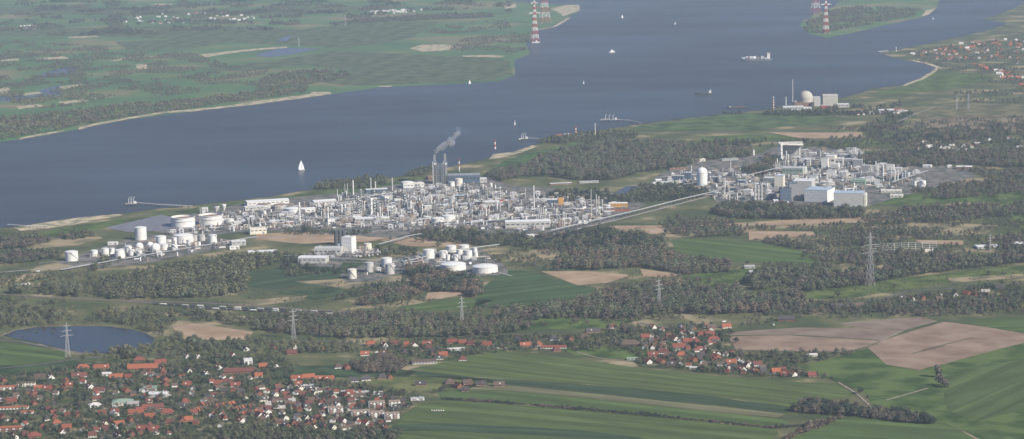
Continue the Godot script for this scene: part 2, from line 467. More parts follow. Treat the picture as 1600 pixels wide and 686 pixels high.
	for f in [[400, 366, 470, 362, 560, 364, 625, 372, 570, 378, 470, 381, 400, 374], [585, 374, 660, 370, 742, 377, 735, 386, 640, 385], [845, 424, 920, 424, 985, 430, 950, 442, 902, 446], [1000, 420, 1066, 429, 1040, 434, 1005, 432], [950, 353, 1055, 352, 1110, 364, 1010, 366, 955, 362], [268, 511, 300, 505, 396, 519, 384, 531, 290, 532], [1170, 361, 1270, 362, 1275, 368, 1170, 375], [1275, 391, 1318, 390, 1322, 397, 1280, 397], [1430, 375, 1505, 376, 1506, 383, 1440, 381], [1090, 352, 1330, 338, 1425, 340, 1422, 346, 1200, 352, 1110, 358], [1200, 207, 1348, 207, 1346, 216, 1250, 216]]:
		field(f, straw, "ploughed_field")
	field([1455, 281, 1500, 276, 1528, 282, 1525, 286, 1460, 286], straw, "ploughed_field")
	field([985, 200, 1010, 195, 1060, 190, 1110, 178, 1220, 176, 1320, 183, 1300, 190, 1180, 203, 1090, 204, 1050, 205], Color(0.09, 0.14, 0.06), "meadow")
	field([1090, 214, 1200, 208, 1255, 217, 1180, 222, 1100, 220], green, "meadow")
	field([1290, 220, 1360, 218, 1420, 205, 1450, 203, 1440, 214, 1380, 228, 1310, 232], green, "meadow")
	field([1420, 190, 1500, 182, 1700, 178, 1700, 200, 1480, 203, 1430, 200], soil2, "meadow")
	field([1420, 168, 1520, 160, 1600, 165, 1600, 180, 1440, 190], Color(0.17, 0.16, 0.1), "meadow")
	field([1440, 120, 1470, 112, 1530, 116, 1550, 124, 1500, 136, 1440, 143, 1380, 148, 1360, 146, 1412, 136], green, "meadow")
	field([760, 268, 790, 250, 850, 234, 900, 222, 930, 215, 900, 228, 850, 242, 820, 258], Color(0.08, 0.15, 0.06), "meadow")
	field([200, 345, 330, 320, 430, 309, 560, 290, 660, 276, 690, 271, 670, 282, 560, 300, 420, 318, 320, 330, 250, 340], Color(0.1, 0.14, 0.06), "meadow")
	field([70, 362, 140, 349, 200, 341, 190, 350, 110, 368, 60, 370], green, "meadow")
	field([1360, 290, 1450, 290, 1560, 300, 1560, 312, 1440, 322, 1360, 318], green, "meadow")
	field([1540, 300, 1700, 290, 1700, 370, 1600, 360, 1570, 330], green, "meadow")
	for f in [[20, 376, 150, 366, 160, 372, 120, 384, 40, 390], [140, 400, 130, 418, 40, 428, 60, 416], [790, 395, 870, 388, 880, 400, 830, 412, 800, 408], [460, 440, 560, 435, 640, 430, 640, 440, 540, 452], [1350, 355, 1440, 348, 1560, 352, 1540, 366, 1400, 372], [1480, 435, 1600, 428, 1600, 434, 1490, 442], [1000, 372, 1180, 346, 1180, 360, 1060, 372], [1230, 372, 1330, 366, 1340, 374, 1240, 382], [1540, 372, 1600, 364, 1600, 372, 1550, 380], [380, 470, 480, 462, 470, 470, 400, 478], [220, 508, 290, 500, 300, 504, 262, 514], [250, 488, 420, 496, 400, 500, 260, 494], [700, 392, 790, 386, 800, 396, 740, 400], [0, 436, 60, 424, 80, 430, 20, 444]]:
		field(f, rough, "meadow", [], 0.45)
	# grounds of the works, the village and the roads
	sheet("works_yard", [240, 362, 300, 335, 380, 318, 450, 309, 560, 300, 660, 280, 760, 276, 800, 290, 960, 300, 1010, 320, 960, 345, 860, 372, 700, 366, 600, 372, 500, 364, 400, 360, 300, 372], 0.5, M.yard)
	sheet("works_yard", [1010, 292, 1030, 272, 1110, 248, 1190, 240, 1215, 228, 1290, 232, 1350, 236, 1370, 255, 1520, 262, 1525, 276, 1450, 296, 1390, 312, 1350, 325, 1230, 325, 1120, 318, 1110, 300, 1050, 294], 0.5, M.yard)
	sheet("works_yard", [90, 412, 130, 395, 230, 366, 340, 372, 390, 380, 330, 392, 230, 412, 150, 420], 0.5, M.yard)
	sheet("works_yard", [475, 404, 500, 385, 610, 388, 600, 398, 540, 405, 530, 418, 470, 416], 0.5, M.yard)
	sheet("works_yard", [530, 430, 570, 412, 660, 395, 750, 388, 790, 415, 795, 430, 700, 434, 640, 424, 580, 440, 540, 442], 0.5, M.yard)
	sheet("settling_basin", [165, 356, 250, 336, 312, 345, 302, 358, 200, 363], 0.55, tex(Color(0.2, 0.2, 0.22), T.soil, 120.0, 0.5, 0.3))
	sheet("village_ground", [-100, 590, 130, 566, 300, 556, 460, 560, 480, 588, 560, 600, 660, 612, 640, 636, 610, 668, 560, 690, -100, 720], 0.3, M.garden)
	sheet("village_ground", [555, 548, 640, 530, 800, 524, 960, 520, 1100, 505, 1150, 515, 1140, 548, 1260, 575, 1310, 592, 1150, 588, 1000, 574, 980, 556, 880, 552, 770, 550, 690, 566, 600, 566], 0.3, M.garden)
	for r in [[[-20, 531, 30, 534, 60, 540, 110, 549, 130, 553], 7.0], [[-20, 578, 60, 570, 130, 560, 300, 553], 5.0], [[150, 690, 190, 672, 226, 650, 260, 640, 300, 632, 340, 622], 7.0], [[130, 600, 180, 604, 178, 618, 210, 620, 270, 616, 330, 600, 400, 590], 6.0], [[400, 536, 470, 532, 520, 534, 640, 548, 700, 546, 800, 536], 5.0], [[395, 640, 450, 628, 520, 622, 600, 620, 660, 628], 5.0], [[60, 640, 120, 630, 180, 620], 5.0], [[0, 526, 24, 516, 54, 510.5, 120, 508.5, 180, 509.5], 4.0], [[60, 538, 100, 549, 130, 554, 160, 554, 206, 548], 4.0], [[1000, 505, 1080, 520, 1060, 540, 1100, 565, 1180, 580, 1250, 590], 5.0], [[1310, 598, 1338, 615, 1352, 628, 1364, 640], 4.0], [[1385, 626, 1450, 607], 4.0], [[1275, 562, 1330, 548, 1375, 533, 1412, 517], 4.0], [[1100, 488, 1300, 486, 1420, 456, 1560, 446, 1620, 440], 6.0], [[900, 550, 935, 560, 990, 565], 4.0]]:
		ribbon("road", r[0], r[1], 0.75, M.asphalt if r[1] > 4.5 else M.track)
	for r in [[[0, 460, 90, 466, 180, 470, 320, 480, 500, 494, 700, 500], 10.0], [[200, 470, 330, 474, 540, 488, 640, 494], 10.0]]:
		ribbon("railway_bed", r[0], r[1], 0.6, tex(Color(0.2, 0.17, 0.15), T.soil, 30.0))
	for r in [[[0, 426, 120, 416, 240, 398, 340, 382, 400, 372, 520, 366, 620, 360], 9.0], [[60, 412, 250, 392, 380, 376], 6.0], [[760, 385, 860, 368, 960, 345, 1120, 304], 8.0], [[460, 408, 640, 412, 760, 420, 800, 432], 5.0], [[1390, 198, 1430, 178, 1460, 168], 6.0], [[900, 220, 1000, 208, 1120, 206, 1200, 212], 5.0], [[0, 398, 40, 394, 80, 400], 5.0], [[1100, 250, 1200, 243, 1290, 240], 6.0], [[540, 450, 640, 436, 700, 436], 4.0]]:
		ribbon("works_road", r[0], r[1], 0.8, M.concrete)
	for b in [[1335, 538, 1372, 538], [1425, 553, 1476, 541], [1440, 548, 1520, 528]]:
		ribbon("field_ditch", b, 2.5, 0.8, tex(deep, T.soil, 30.0))

# ---------- trees
func tree_mesh(sd: int, quads: int, kind: int, trunk := true) -> Mesh:   # about 1 unit high; leaf clumps lie over uneven lobes
	var r := RandomNumberGenerator.new()
	r.seed = sd
	var st := mb()
	var lobes := []
	var nl := r.randi_range(4, 6)
	for i in nl:
		var a := TAU * i / nl + r.randf_range(-0.4, 0.4)
		var d := r.randf_range(0.12, 0.27) if i > 0 else 0.05
		var hgt := r.randf_range(0.36, 0.72) if i > 0 else 0.76
		var rad := r.randf_range(0.19, 0.3)
		if kind == 1:   # slim poplar
			d *= 0.35
			rad *= 0.7
			hgt = 0.2 + 0.65 * i / nl
		elif kind == 2:   # low bush
			hgt *= 0.6
			d *= 1.25
		lobes.append([Vector3(cos(a) * d, hgt, sin(a) * d), rad])
	for i in quads:
		var l: Array = lobes[r.randi() % nl]
		var n := Vector3(r.randfn(), r.randfn() * 0.9 + 0.25, r.randfn()).normalized()
		var c: Vector3 = l[0] + n * l[1] * r.randf_range(0.7, 1.08) * Vector3(1, 0.9, 1)
		var tilt := (n + Vector3(r.randfn(), r.randfn(), r.randfn()) * 0.45).normalized()
		var x := tilt.cross(Vector3(r.randfn(), r.randfn(), r.randfn())).normalized()
		var y := tilt.cross(x)
		var s: float = r.randf_range(0.05, 0.1) * sqrt(110.0 / quads)
		var tone := r.randf_range(0.86, 1.12)
		var ps := []
		for k in 4:
			var an := TAU * k / 4.0 + r.randf_range(-0.4, 0.4)
			ps.append(c + (x * cos(an) + y * sin(an)) * s * r.randf_range(0.7, 1.4))
		for k in [0, 2, 1, 0, 3, 2]:
			st.set_color(Color(tone, tone, tone * r.randf_range(0.9, 1.0)))
			st.set_normal((n * 2.0 + tilt).normalized())
			st.add_vertex(ps[k])
	if trunk:
		st.set_color(Color(0.9, 0.75, 0.7))
		bar(st, Vector3(0, -0.02, 0), Vector3(0, 0.5, 0), 0.03)
	return st.commit()
func trunk_mesh(sd: int) -> Mesh:
	var r := RandomNumberGenerator.new()
	r.seed = sd
	var st := mb()
	lathe(st, [Vector2(0.028, -0.02), Vector2(0.02, 0.15), Vector2(0.012, 0.55)], 6)
	for i in 4:
		var a := TAU * i / 4.0 + r.randf()
		bar(st, Vector3(0, 0.2 + 0.06 * i, 0), Vector3(cos(a) * 0.2, 0.5 + 0.05 * i, sin(a) * 0.2), 0.012)
	return st.commit()
const TINT := [Color(0.112, 0.119, 0.075), Color(0.084, 0.1, 0.065), Color(0.145, 0.148, 0.084), Color(0.13, 0.113, 0.093), Color(0.042, 0.058, 0.042), Color(0.122, 0.137, 0.092), Color(0.165, 0.128, 0.1)]
func wood(n: String, label: String, polys: Array, gap: float, hgt: float, tints: Array, thin := 0.0, lod := 0, freq := 0.01, clear := 0.0):
	if lod < 2 and clear == 0.0:
		gap *= 1.1
		hgt *= 1.1
	var xf := []
	var cols := []
	var nz := FastNoiseLite.new()
	nz.frequency = freq
	nz.seed = int(gap * 10) + polys.size()
	rng.seed = int(polys[0][0]) * 31 + int(polys[0][1])
	for pl in polys:
		var p := ragged(world_poly(pl), 30.0, 10.0, 3)
		var lo := p[0]
		var hi := p[0]
		for q in p:
			lo = lo.min(q)
			hi = hi.max(q)
		var x := lo.x
		while x < hi.x:
			var z := lo.y
			while z < hi.y:
				var q := Vector2(x, z) + Vector2(rng.randf_range(-0.5, 0.5), rng.randf_range(-0.5, 0.5)) * gap
				z += gap
				var v := nz.get_noise_2d(q.x, q.y * 0.6)
				if v < thin * 2.0 - 1.0 or not Geometry2D.is_point_in_polygon(q, p):
					continue
				if in_corridor(q):
					continue
				if thin > 0.43 and lod != 1 and on_field(q):
					continue
				if clear > 0.0 and not is_free(Vector3(q.x, 0, q.y), clear):
					continue
				var s := hgt * (0.55 + 0.75 * pow(rng.randf(), 1.4)) * (1.0 + 0.35 * nz.get_noise_2d(q.x * 2.0, q.y * 2.0))
				var b := Basis(Vector3.UP, rng.randf() * TAU).scaled(Vector3(s * rng.randf_range(0.9, 1.35), s, s * rng.randf_range(0.9, 1.35)))
				xf.append(Transform3D(b, Vector3(q.x, 0.0, q.y)))
				var ti: int = tints[int(clampf((nz.get_noise_2d(q.x * 0.7 + 900.0, q.y * 0.7) * 0.9 + 0.5 + rng.randf_range(-0.14, 0.14)) * tints.size(), 0, tints.size() - 1))]
				cols.append(TINT[ti] * rng.randf_range(0.86, 1.14))
			x += gap
	var mm := MultiMesh.new()
	mm.transform_format = MultiMesh.TRANSFORM_3D
	mm.use_colors = true
	mm.mesh = cache["tree%d" % (lod * 3 + xf.size() % 3)]
	mm.instance_count = xf.size()
	for i in xf.size():
		mm.set_instance_transform(i, xf[i])
		mm.set_instance_color(i, cols[i])
	var o := MultiMeshInstance3D.new()
	o.name = numbered(n)
	o.multimesh = mm
	o.material_override = M.leaf
	add_child(o)
	o.set_meta("kind", "stuff")
	o.set_meta("label", label)
	o.set_meta("category", "trees")
	woods_count += xf.size()
var woods_count := 0
func hedge(pts: Array, px: float) -> Array:   # a thin map polygon along a line, px grid units deep
	var a := []
	for i in range(0, pts.size(), 2):
		a.append_array([pts[i], pts[i + 1] - px * 0.5])
	for i in range(pts.size() - 2, -1, -2):
		a.append_array([pts[i], pts[i + 1] + px * 0.5])
	return a
func woods():
	for i in 3:
		cache["tree%d" % i] = tree_mesh(11 + i, 210, 0)
		cache["tree%d" % (3 + i)] = tree_mesh(41 + i, 60, 0)
		cache["tree%d" % (6 + i)] = tree_mesh(71 + i, 90, 2)
	wood("wood", "dense olive wood between the white tank farm and the railway", [[148, 456, 170, 440, 240, 424, 300, 412, 370, 402, 425, 402, 430, 412, 390, 428, 385, 455, 330, 466, 230, 467, 165, 470]], 9.5, 15.0, [1, 0, 0, 2, 5])
	wood("wood", "round clump of trees by the railway, west of the dense olive wood", [[58, 462, 75, 446, 110, 444, 128, 460, 118, 468, 80, 470], [8, 462, 22, 452, 40, 455, 38, 464], [120, 420, 170, 408, 190, 412, 150, 424]], 9.5, 15.0, [1, 0, 5])
	wood("wood", "long mixed tree belt behind the village rows", [[395, 500, 470, 492, 560, 494, 640, 492, 700, 505, 800, 506, 830, 515, 760, 526, 640, 528, 560, 530, 470, 525, 400, 516]], 9.0, 13.0, [1, 0, 3, 5, 2])
	wood("wood", "mixed wood round the lattice pylon in the middle", [[760, 500, 820, 484, 900, 476, 960, 458, 1060, 444, 1100, 456, 1150, 452, 1180, 470, 1250, 456, 1262, 470, 1250, 484, 1150, 492, 1040, 492, 960, 500, 880, 498, 800, 504]], 10.0, 15.0, [0, 3, 1, 5, 6], 0.22)
	wood("wood", "trees and scrub behind the wooded pond", [[150, 492, 220, 490, 280, 498, 268, 512, 262, 530, 248, 524, 225, 515, 170, 505], [0, 484, 50, 482, 100, 492, 90, 506, 40, 508, 0, 512], [280, 490, 395, 500, 390, 510, 300, 502], [160, 552, 235, 543, 280, 528, 330, 536, 400, 534, 395, 546, 290, 552, 200, 562], [395, 535, 480, 536, 560, 542, 556, 552, 440, 552]], 12.0, 11.0, [0, 2, 5, 1], 0.33)
	wood("wood", "brown bare wood beside the round storage tanks", [[636, 424, 660, 420, 700, 432, 740, 440, 762, 458, 745, 466, 715, 458, 660, 455, 640, 440], [560, 480, 580, 466, 630, 456, 660, 460, 620, 474]], 9.0, 15.0, [3, 6, 1, 4])
	wood("wood", "brown and olive wood in the middle of the fields", [[866, 418, 880, 402, 930, 392, 1000, 394, 1050, 402, 1085, 412, 1060, 424, 1000, 418, 920, 424]], 9.0, 15.0, [3, 0, 6, 5])
	wood("wood", "pale poplar rows beside the brown wood", [[1000, 404, 1060, 406, 1150, 414, 1140, 426, 1070, 430, 1010, 418], [1190, 380, 1200, 376, 1280, 388, 1270, 394]], 8.0, 12.0, [5, 0, 3])
	wood("wood", "wood along the front edge of the main works", [[640, 368, 690, 362, 760, 366, 830, 374, 880, 372, 900, 362, 960, 362, 1040, 378, 1030, 392, 960, 386, 880, 392, 800, 385, 720, 382, 660, 376]], 10.5, 14.0, [1, 0, 4, 3], 0.3)
	wood("wood", "dark wood hiding the foot of the white warehouse", [[1112, 334, 1130, 322, 1180, 322, 1260, 328, 1352, 330, 1346, 342, 1240, 344, 1150, 342]], 9.0, 14.0, [3, 1, 0, 4])
	wood("wood", "large wood on the river bank between the two works", [[800, 268, 830, 258, 850, 246, 900, 232, 950, 222, 1040, 226, 1110, 232, 1180, 236, 1170, 246, 1100, 252, 1050, 264, 1000, 270, 960, 282, 900, 282, 860, 275, 800, 278], [760, 275, 800, 264, 812, 278, 780, 284]], 11.5, 16.0, [1, 0, 5, 3, 1])
	wood("wood", "thicket between the pipe bridge and the white dome silo", [[950, 312, 985, 304, 1000, 292, 1060, 290, 1108, 298, 1110, 306, 1060, 314, 980, 318, 900, 315, 830, 312, 870, 302, 950, 300]], 11.0, 12.0, [1, 4, 0])
	wood("wood", "belt of trees behind the right-hand works", [[1330, 262, 1350, 246, 1420, 236, 1500, 240, 1600, 236, 1700, 234, 1700, 262, 1600, 264, 1500, 258, 1400, 262], [1440, 214, 1540, 208, 1555, 216, 1450, 222], [1180, 260, 1200, 248, 1215, 252, 1205, 275, 1185, 280, 1160, 270]], 11.5, 15.0, [1, 3, 0, 4], 0.12)
	wood("wood", "scattered trees around the orchards on the far right", [[1330, 210, 1380, 184, 1430, 176, 1410, 196, 1380, 204], [1100, 240, 1090, 224, 1150, 220, 1290, 222, 1320, 214, 1350, 214, 1320, 236, 1230, 226, 1170, 232], [1360, 200, 1600, 196, 1700, 196, 1700, 230, 1420, 230, 1360, 224], [1090, 178, 1200, 180, 1400, 172, 1420, 160, 1340, 166, 1200, 176]], 14.0, 12.0, [1, 0, 4, 3], 0.5)
	wood("wood", "riverside wood on the near bank", [[484, 297, 500, 288, 540, 284, 600, 279, 606, 288, 580, 294, 520, 296], [628, 275, 650, 268, 676, 263, 676, 271, 645, 277], [836, 222, 870, 216, 900, 212, 960, 206, 1000, 212, 990, 218, 930, 220, 880, 226]], 11.0, 13.0, [1, 0, 5])
	wood("wood", "tree belt along the long strip meadow", [[1240, 452, 1300, 432, 1420, 420, 1520, 408, 1700, 392, 1700, 408, 1600, 412, 1450, 427, 1350, 446, 1260, 458], [1160, 440, 1200, 420, 1250, 424, 1300, 416, 1290, 430, 1240, 446, 1180, 456]], 9.0, 14.0, [3, 1, 0, 5], 0.08)
	wood("wood", "trees and thickets behind the substation", [[1030, 350, 1060, 342, 1150, 348, 1160, 366, 1100, 372, 1040, 366], [1280, 375, 1330, 362, 1440, 362, 1500, 370, 1440, 376, 1350, 384, 1290, 388], [1250, 396, 1360, 392, 1500, 400, 1500, 408, 1380, 416, 1290, 414], [1340, 340, 1420, 326, 1600, 316, 1700, 320, 1700, 346, 1560, 340, 1440, 350, 1360, 352], [1520, 374, 1700, 362, 1700, 396, 1600, 398, 1540, 392], [1420, 300, 1480, 288, 1600, 284, 1600, 304, 1480, 312], [1500, 266, 1600, 268, 1700, 270, 1700, 282, 1560, 284, 1530, 276]], 11.5, 12.0, [1, 0, 3, 5], 0.34)
	wood("wood", "dark wood left of the white tank farm", [[-60, 404, 0, 400, 40, 396, 85, 394, 95, 404, 50, 410, -60, 420], [-60, 376, 0, 372, 60, 370, 78, 378, 40, 388, -60, 396], [90, 372, 130, 366, 150, 370, 110, 376]], 10.0, 13.0, [3, 1, 0])
	wood("wood", "low trees round the fields of the main works", [[330, 408, 430, 398, 500, 404, 470, 412, 440, 412, 400, 410], [440, 412, 500, 422, 560, 420, 552, 428, 480, 432, 450, 438], [590, 388, 650, 392, 650, 400, 590, 402], [440, 364, 480, 360, 590, 364, 560, 368, 460, 368], [580, 446, 640, 440, 640, 450, 560, 466, 520, 470, 540, 456]], 11.0, 10.0, [1, 0, 4], 0.3)
	wood("wood", "dark hedge of tall shrubs across the lower right field", [[1236, 640, 1262, 630, 1320, 634, 1345, 640, 1400, 646, 1466, 658, 1460, 664, 1400, 660, 1330, 652, 1240, 645]], 5.5, 10.0, [3, 4, 3, 1])
	wood("wood", "reddish bare trees along the ditch by the dark hedge", [hedge([1225, 690, 1250, 678, 1285, 664, 1320, 652], 5.0)], 6.0, 9.0, [6, 6, 3])
	wood("wood", "thin hedge line across the green crop fields", [hedge([690, 624, 760, 628, 830, 633, 1000, 648, 1210, 669], 2.6), hedge([1210, 669, 1260, 664], 3.0)], 4.2, 5.0, [1, 4, 3], 0.0, 2)
	wood("wood", "square block of bare brown trees behind the grey houses", [[552, 574, 575, 566, 630, 564, 640, 572, 625, 584, 570, 584]], 6.5, 11.0, [3, 3, 6])
	wood("wood", "tree belt along the lower edge of the village", [[340, 700, 350, 676, 400, 668, 480, 672, 560, 678, 640, 672, 620, 690, 560, 700]], 9.0, 10.0, [0, 1, 3], 0.1)
	wood("wood", "tree rows behind the village on the open fields", [[1150, 556, 1260, 550, 1340, 552, 1300, 562, 1240, 570, 1160, 562], [1180, 480, 1250, 484, 1340, 480, 1460, 474, 1600, 466, 1600, 486, 1480, 496, 1360, 492, 1200, 494], [940, 518, 1000, 508, 1010, 518, 960, 528], [1240, 474, 1330, 472, 1340, 482, 1260, 488]], 11.0, 10.0, [0, 1, 3, 5], 0.3)
	wood("wood", "riverside wood along the far bank", [[-60, 226, 0, 219, 60, 210, 120, 198, 200, 184, 300, 170, 400, 156, 480, 146, 480, 138, 400, 144, 300, 158, 200, 164, 100, 176, 0, 186, -60, 190], [400, 142, 410, 124, 440, 114, 500, 110, 548, 114, 540, 122, 500, 130, 460, 138]], 13.5, 11.0, [5, 0, 2, 3], 0.36, 1)
	wood("wood", "broken woodland across the far marshes", [[-100, 184, 0, 178, 200, 158, 400, 136, 420, 110, 360, 104, 300, 84, 200, 76, 60, 66, -100, 64], [690, 80, 720, 62, 780, 54, 830, 50, 830, 82, 760, 84], [660, 52, 700, 40, 790, 32, 800, 44, 700, 54]], 15.0, 8.5, [5, 2, 0, 3], 0.5, 1, 0.005)
	wood("wood", "tree lines at the top edge beyond the far village", [[-200, 60, 400, 54, 480, 44, 560, 30, 700, 20, 800, 22, 800, -20, -200, -30], [500, 38, 560, 32, 700, 24, 780, 22, 780, 27, 640, 34, 520, 42]], 21.0, 15.0, [4, 1, 0], 0.58, 1, 0.003)
	wood("wood", "long grey wood in front of the far white halls", [[505, 40, 560, 33, 640, 27, 770, 23, 775, 27, 700, 31, 560, 37]], 16.0, 14.0, [3, 1], 0.1, 1)
	wood("wood", "woods on the river island", [[1256, 48, 1262, 34, 1300, 18, 1340, 12, 1440, 16, 1430, 26, 1380, 36, 1330, 44, 1280, 54]], 16.0, 12.0, [1, 5, 0, 2], 0.42, 1, 0.006)
	wood("wood", "trees among the far bank village", [[1400, 86, 1470, 74, 1600, 62, 1700, 60, 1700, 150, 1600, 150, 1540, 128, 1480, 110, 1420, 92], [1470, 145, 1700, 140, 1700, 165, 1500, 162]], 16.0, 9.0, [1, 5, 0], 0.53, 1, 0.008)
	wood("wood", "dark tree band in front of the power station", [[1190, 178, 1230, 175, 1330, 177, 1400, 176, 1395, 180, 1300, 182, 1200, 181]], 11.0, 11.0, [4, 1, 4, 3], 0.2, 1)
	wood("wood", "reeds and bushes over the rough ground", [[-60, 480, 0, 430, 140, 425, 420, 395, 800, 390, 1100, 360, 1600, 300, 1700, 400, 1600, 460, 1100, 500, 700, 500, 300, 500, 0, 530]], 12.0, 3.4, [2, 0, 3, 5], 0.52, 2, 0.016)
	wood("wood", "open scrub trees over the middle ground left of the works road", [[-60, 470, 0, 428, 140, 424, 160, 436, 140, 470, 60, 480, 0, 482], [-60, 520, 0, 484, 160, 482, 300, 484, 420, 500, 400, 505, 260, 500, 140, 506, 0, 516], [100, 560, 300, 532, 420, 532, 560, 536, 640, 530, 560, 548, 440, 556, 300, 556, 160, 566]], 12.0, 7.5, [0, 1, 2, 5], 0.45, 0, 0.014)
	wood("wood", "open scrub trees over the middle ground between the fields", [[760, 400, 880, 380, 1040, 366, 1060, 400, 1000, 400, 880, 424, 800, 420], [560, 470, 640, 462, 720, 482, 900, 468, 960, 446, 1060, 432, 1160, 452, 1240, 444, 1260, 470, 1100, 500, 900, 510, 740, 512, 620, 506], [880, 540, 1000, 520, 1010, 545, 920, 550]], 12.5, 8.0, [0, 3, 2, 5], 0.47, 0, 0.014)
	wood("wood", "open scrub trees over the rough ground on the right", [[1100, 350, 1330, 344, 1700, 312, 1700, 400, 1500, 412, 1300, 420, 1180, 416, 1280, 396, 1180, 376], [1180, 480, 1400, 470, 1700, 450, 1700, 490, 1460, 496, 1300, 498, 1150, 512], [1300, 200, 1700, 176, 1700, 232, 1320, 236, 1270, 222]], 13.0, 8.0, [0, 1, 3, 5], 0.47, 0, 0.012)
	print("trees in woods ", woods_count)
func garden_trees():
	wood("wood", "garden shrubs between the village houses", [[-60, 600, 100, 575, 300, 560, 440, 556, 470, 590, 650, 612, 630, 640, 600, 672, 540, 690, -60, 700], [555, 550, 640, 532, 800, 526, 960, 522, 1100, 506, 1150, 520, 1130, 545, 1300, 592, 1150, 586, 1000, 572, 980, 550, 800, 548, 690, 562], [1330, 490, 1400, 466, 1600, 440, 1600, 465, 1480, 480, 1400, 490]], 8.5, 3.6, [1, 0, 4, 2, 5], 0.42, 2, 0.02, 1.5)
	wood("wood", "garden trees crowding between the village houses", [[-60, 600, 100, 575, 300, 560, 440, 556, 470, 590, 650, 612, 630, 640, 600, 672, 540, 690, -60, 700], [555, 550, 640, 532, 800, 526, 960, 522, 1100, 506, 1150, 520, 1130, 545, 1300, 592, 1150, 586, 1000, 572, 980, 550, 800, 548, 690, 562], [1330, 490, 1400, 466, 1600, 440, 1600, 465, 1480, 480, 1400, 490]], 11.0, 7.5, [1, 4, 0, 1, 5, 3], 0.42, 0, 0.02, 1.5)
# single trees: trunk and crown, standing in gardens, hedges and fields
func tree(at: Vector3, hgt: float, tint: int, kind: int):
	const LOOK := ["olive", "green", "yellow-green", "bare brown", "dark evergreen", "grey-green", "reddish bare"]
	var size := "small" if hgt < 9.5 else "tall" if hgt > 13.0 else "mid-sized"
	var looks := "%s %s %s" % [size, LOOK[tint], ["spreading tree", "slim upright tree", "low rounded bush"][kind]]
	var o := placed("tree", looks, "tree", at, rng.randf() * TAU, "single trees in gardens and fields")
	var v := rng.randi() % 4
	var kt := "trunk%d" % v
	var kc := "crown%d_%d" % [kind, v]
	if not cache.has(kt):
		cache[kt] = trunk_mesh(v + 3)
	if not cache.has(kc):
		cache[kc] = tree_mesh(101 + v * 7 + kind, 170, kind, false)
	if not cache.has("lm%d" % tint):
		var m: StandardMaterial3D = M.leaf.duplicate()
		m.albedo_color = TINT[tint].linear_to_srgb()
		cache["lm%d" % tint] = m
	part("trunk", cache[kt], M.bark, o).scale = Vector3.ONE * hgt
	part("crown", cache[kc], cache["lm%d" % tint], o).scale = Vector3(hgt * 1.15, hgt, hgt * 1.15)

# ---------- the works
# sizes on the map: w and h are given in grid units at the spot and become metres there
func tank(u: float, v: float, w: float, h: float, look := "white", roof := "dome", label := ""):
	var p := spot(u, v)
	var k := mpp(p)
	var r := w * k * 0.5
	var hh := h * k
	p.z -= r
	var size := "broad low" if w > h * 1.7 else "tall" if h > w * 1.05 else "squat"
	var m: Material = M[look]
	var colour: String = {"white": "white", "pale": "grey", "cream": "cream", "steel": "dark grey", "dark": "nearly black"}[look]
	var looks := label if label != "" else "%s %s cylindrical storage tank" % [size, colour]
	var o := placed("storage_tank", looks, "tank", p, rng.randf() * TAU, "storage tanks of the works") if label == "" else thing("storage_tank", label, "tank", p, 0.0, "storage tanks of the works")
	var seg := 32 if w > 12 else 20
	var dome := hh * 0.1 if roof != "open" else 0.0
	var sh := hh - (r * 0.16 if roof == "dome" else dome)
	part("shell", _shell(r, sh, seg, roof == "open"), m, o)
	if roof == "open":
		var fr := mb()
		lathe(fr, [Vector2(r * 0.97, sh * 0.8), Vector2(r * 0.9, sh * 0.82), Vector2(0, sh * 0.82)], seg)
		part("floating_roof", fr.commit(), M.rust, o)
		for t in [0.62, 0.96]:
			var gd := mb()
			lathe(gd, [Vector2(r + 0.02, sh * t - 0.3), Vector2(r + 1.3, sh * t - 0.2), Vector2(r + 1.3, sh * t + 0.2), Vector2(r + 0.02, sh * t + 0.2)], seg)
			part("wind_girder", gd.commit(), M.pale, o)
	else:
		var rt := mb()
		var rise := hh - sh
		lathe(rt, [Vector2(r + 0.15, sh - 0.15), Vector2(r + 0.15, sh + 0.1), Vector2(r * 0.72, sh + rise * 0.5), Vector2(r * 0.38, sh + rise * 0.87), Vector2(0, hh)], seg)
		part("roof", rt.commit(), m if roof != "brown" else M.brown_roof, o)
		var vt := mb()
		lathe(vt, [Vector2(0.5, hh - 0.3), Vector2(0.5, hh + 1.0), Vector2(0, hh + 1.2)], 8, Vector3(r * 0.1, 0, 0))
		part("vent", vt.commit(), M.steel, o)
	if w > 7.0:   # stair winding round the shell
		var stp := mb()
		var n := 14
		for i in n:
			var a := -1.2 + 1.5 * i / n
			var b := -1.2 + 1.5 * (i + 1) / n
			bar(stp, Vector3(cos(a) * (r + 0.4), sh * i / n, sin(a) * (r + 0.4)), Vector3(cos(b) * (r + 0.4), sh * (i + 1) / n, sin(b) * (r + 0.4)), 0.9)
		part("stair", stp.commit(), M.steel, o)
		var rl := mb()
		for i in 20:
			var a0 := TAU * i / 20
			var a1 := TAU * (i + 1) / 20
			bar(rl, Vector3(cos(a0) * r, sh + 1.0, sin(a0) * r), Vector3(cos(a1) * r, sh + 1.0, sin(a1) * r), 0.14)
			bar(rl, Vector3(cos(a0) * r, sh, sin(a0) * r), Vector3(cos(a0) * r, sh + 1.0, sin(a0) * r), 0.12)
		part("railing", rl.commit(), M.pale, o)
	return o
func _shell(r: float, h: float, seg: int, open: bool) -> Mesh:
	var st := mb()
	if open:
		lathe(st, [Vector2(r, 0), Vector2(r, h), Vector2(r - 0.4, h), Vector2(r - 0.4, h * 0.6)], seg)
	else:   # plate courses: each ring a little inside the one below
		var pr := []
		for i in 4:
			pr.append(Vector2(r - 0.06 * i, h * i / 4.0))
			pr.append(Vector2(r - 0.06 * i, h * (i + 1) / 4.0))
		lathe(st, pr, seg)
	return st.commit()
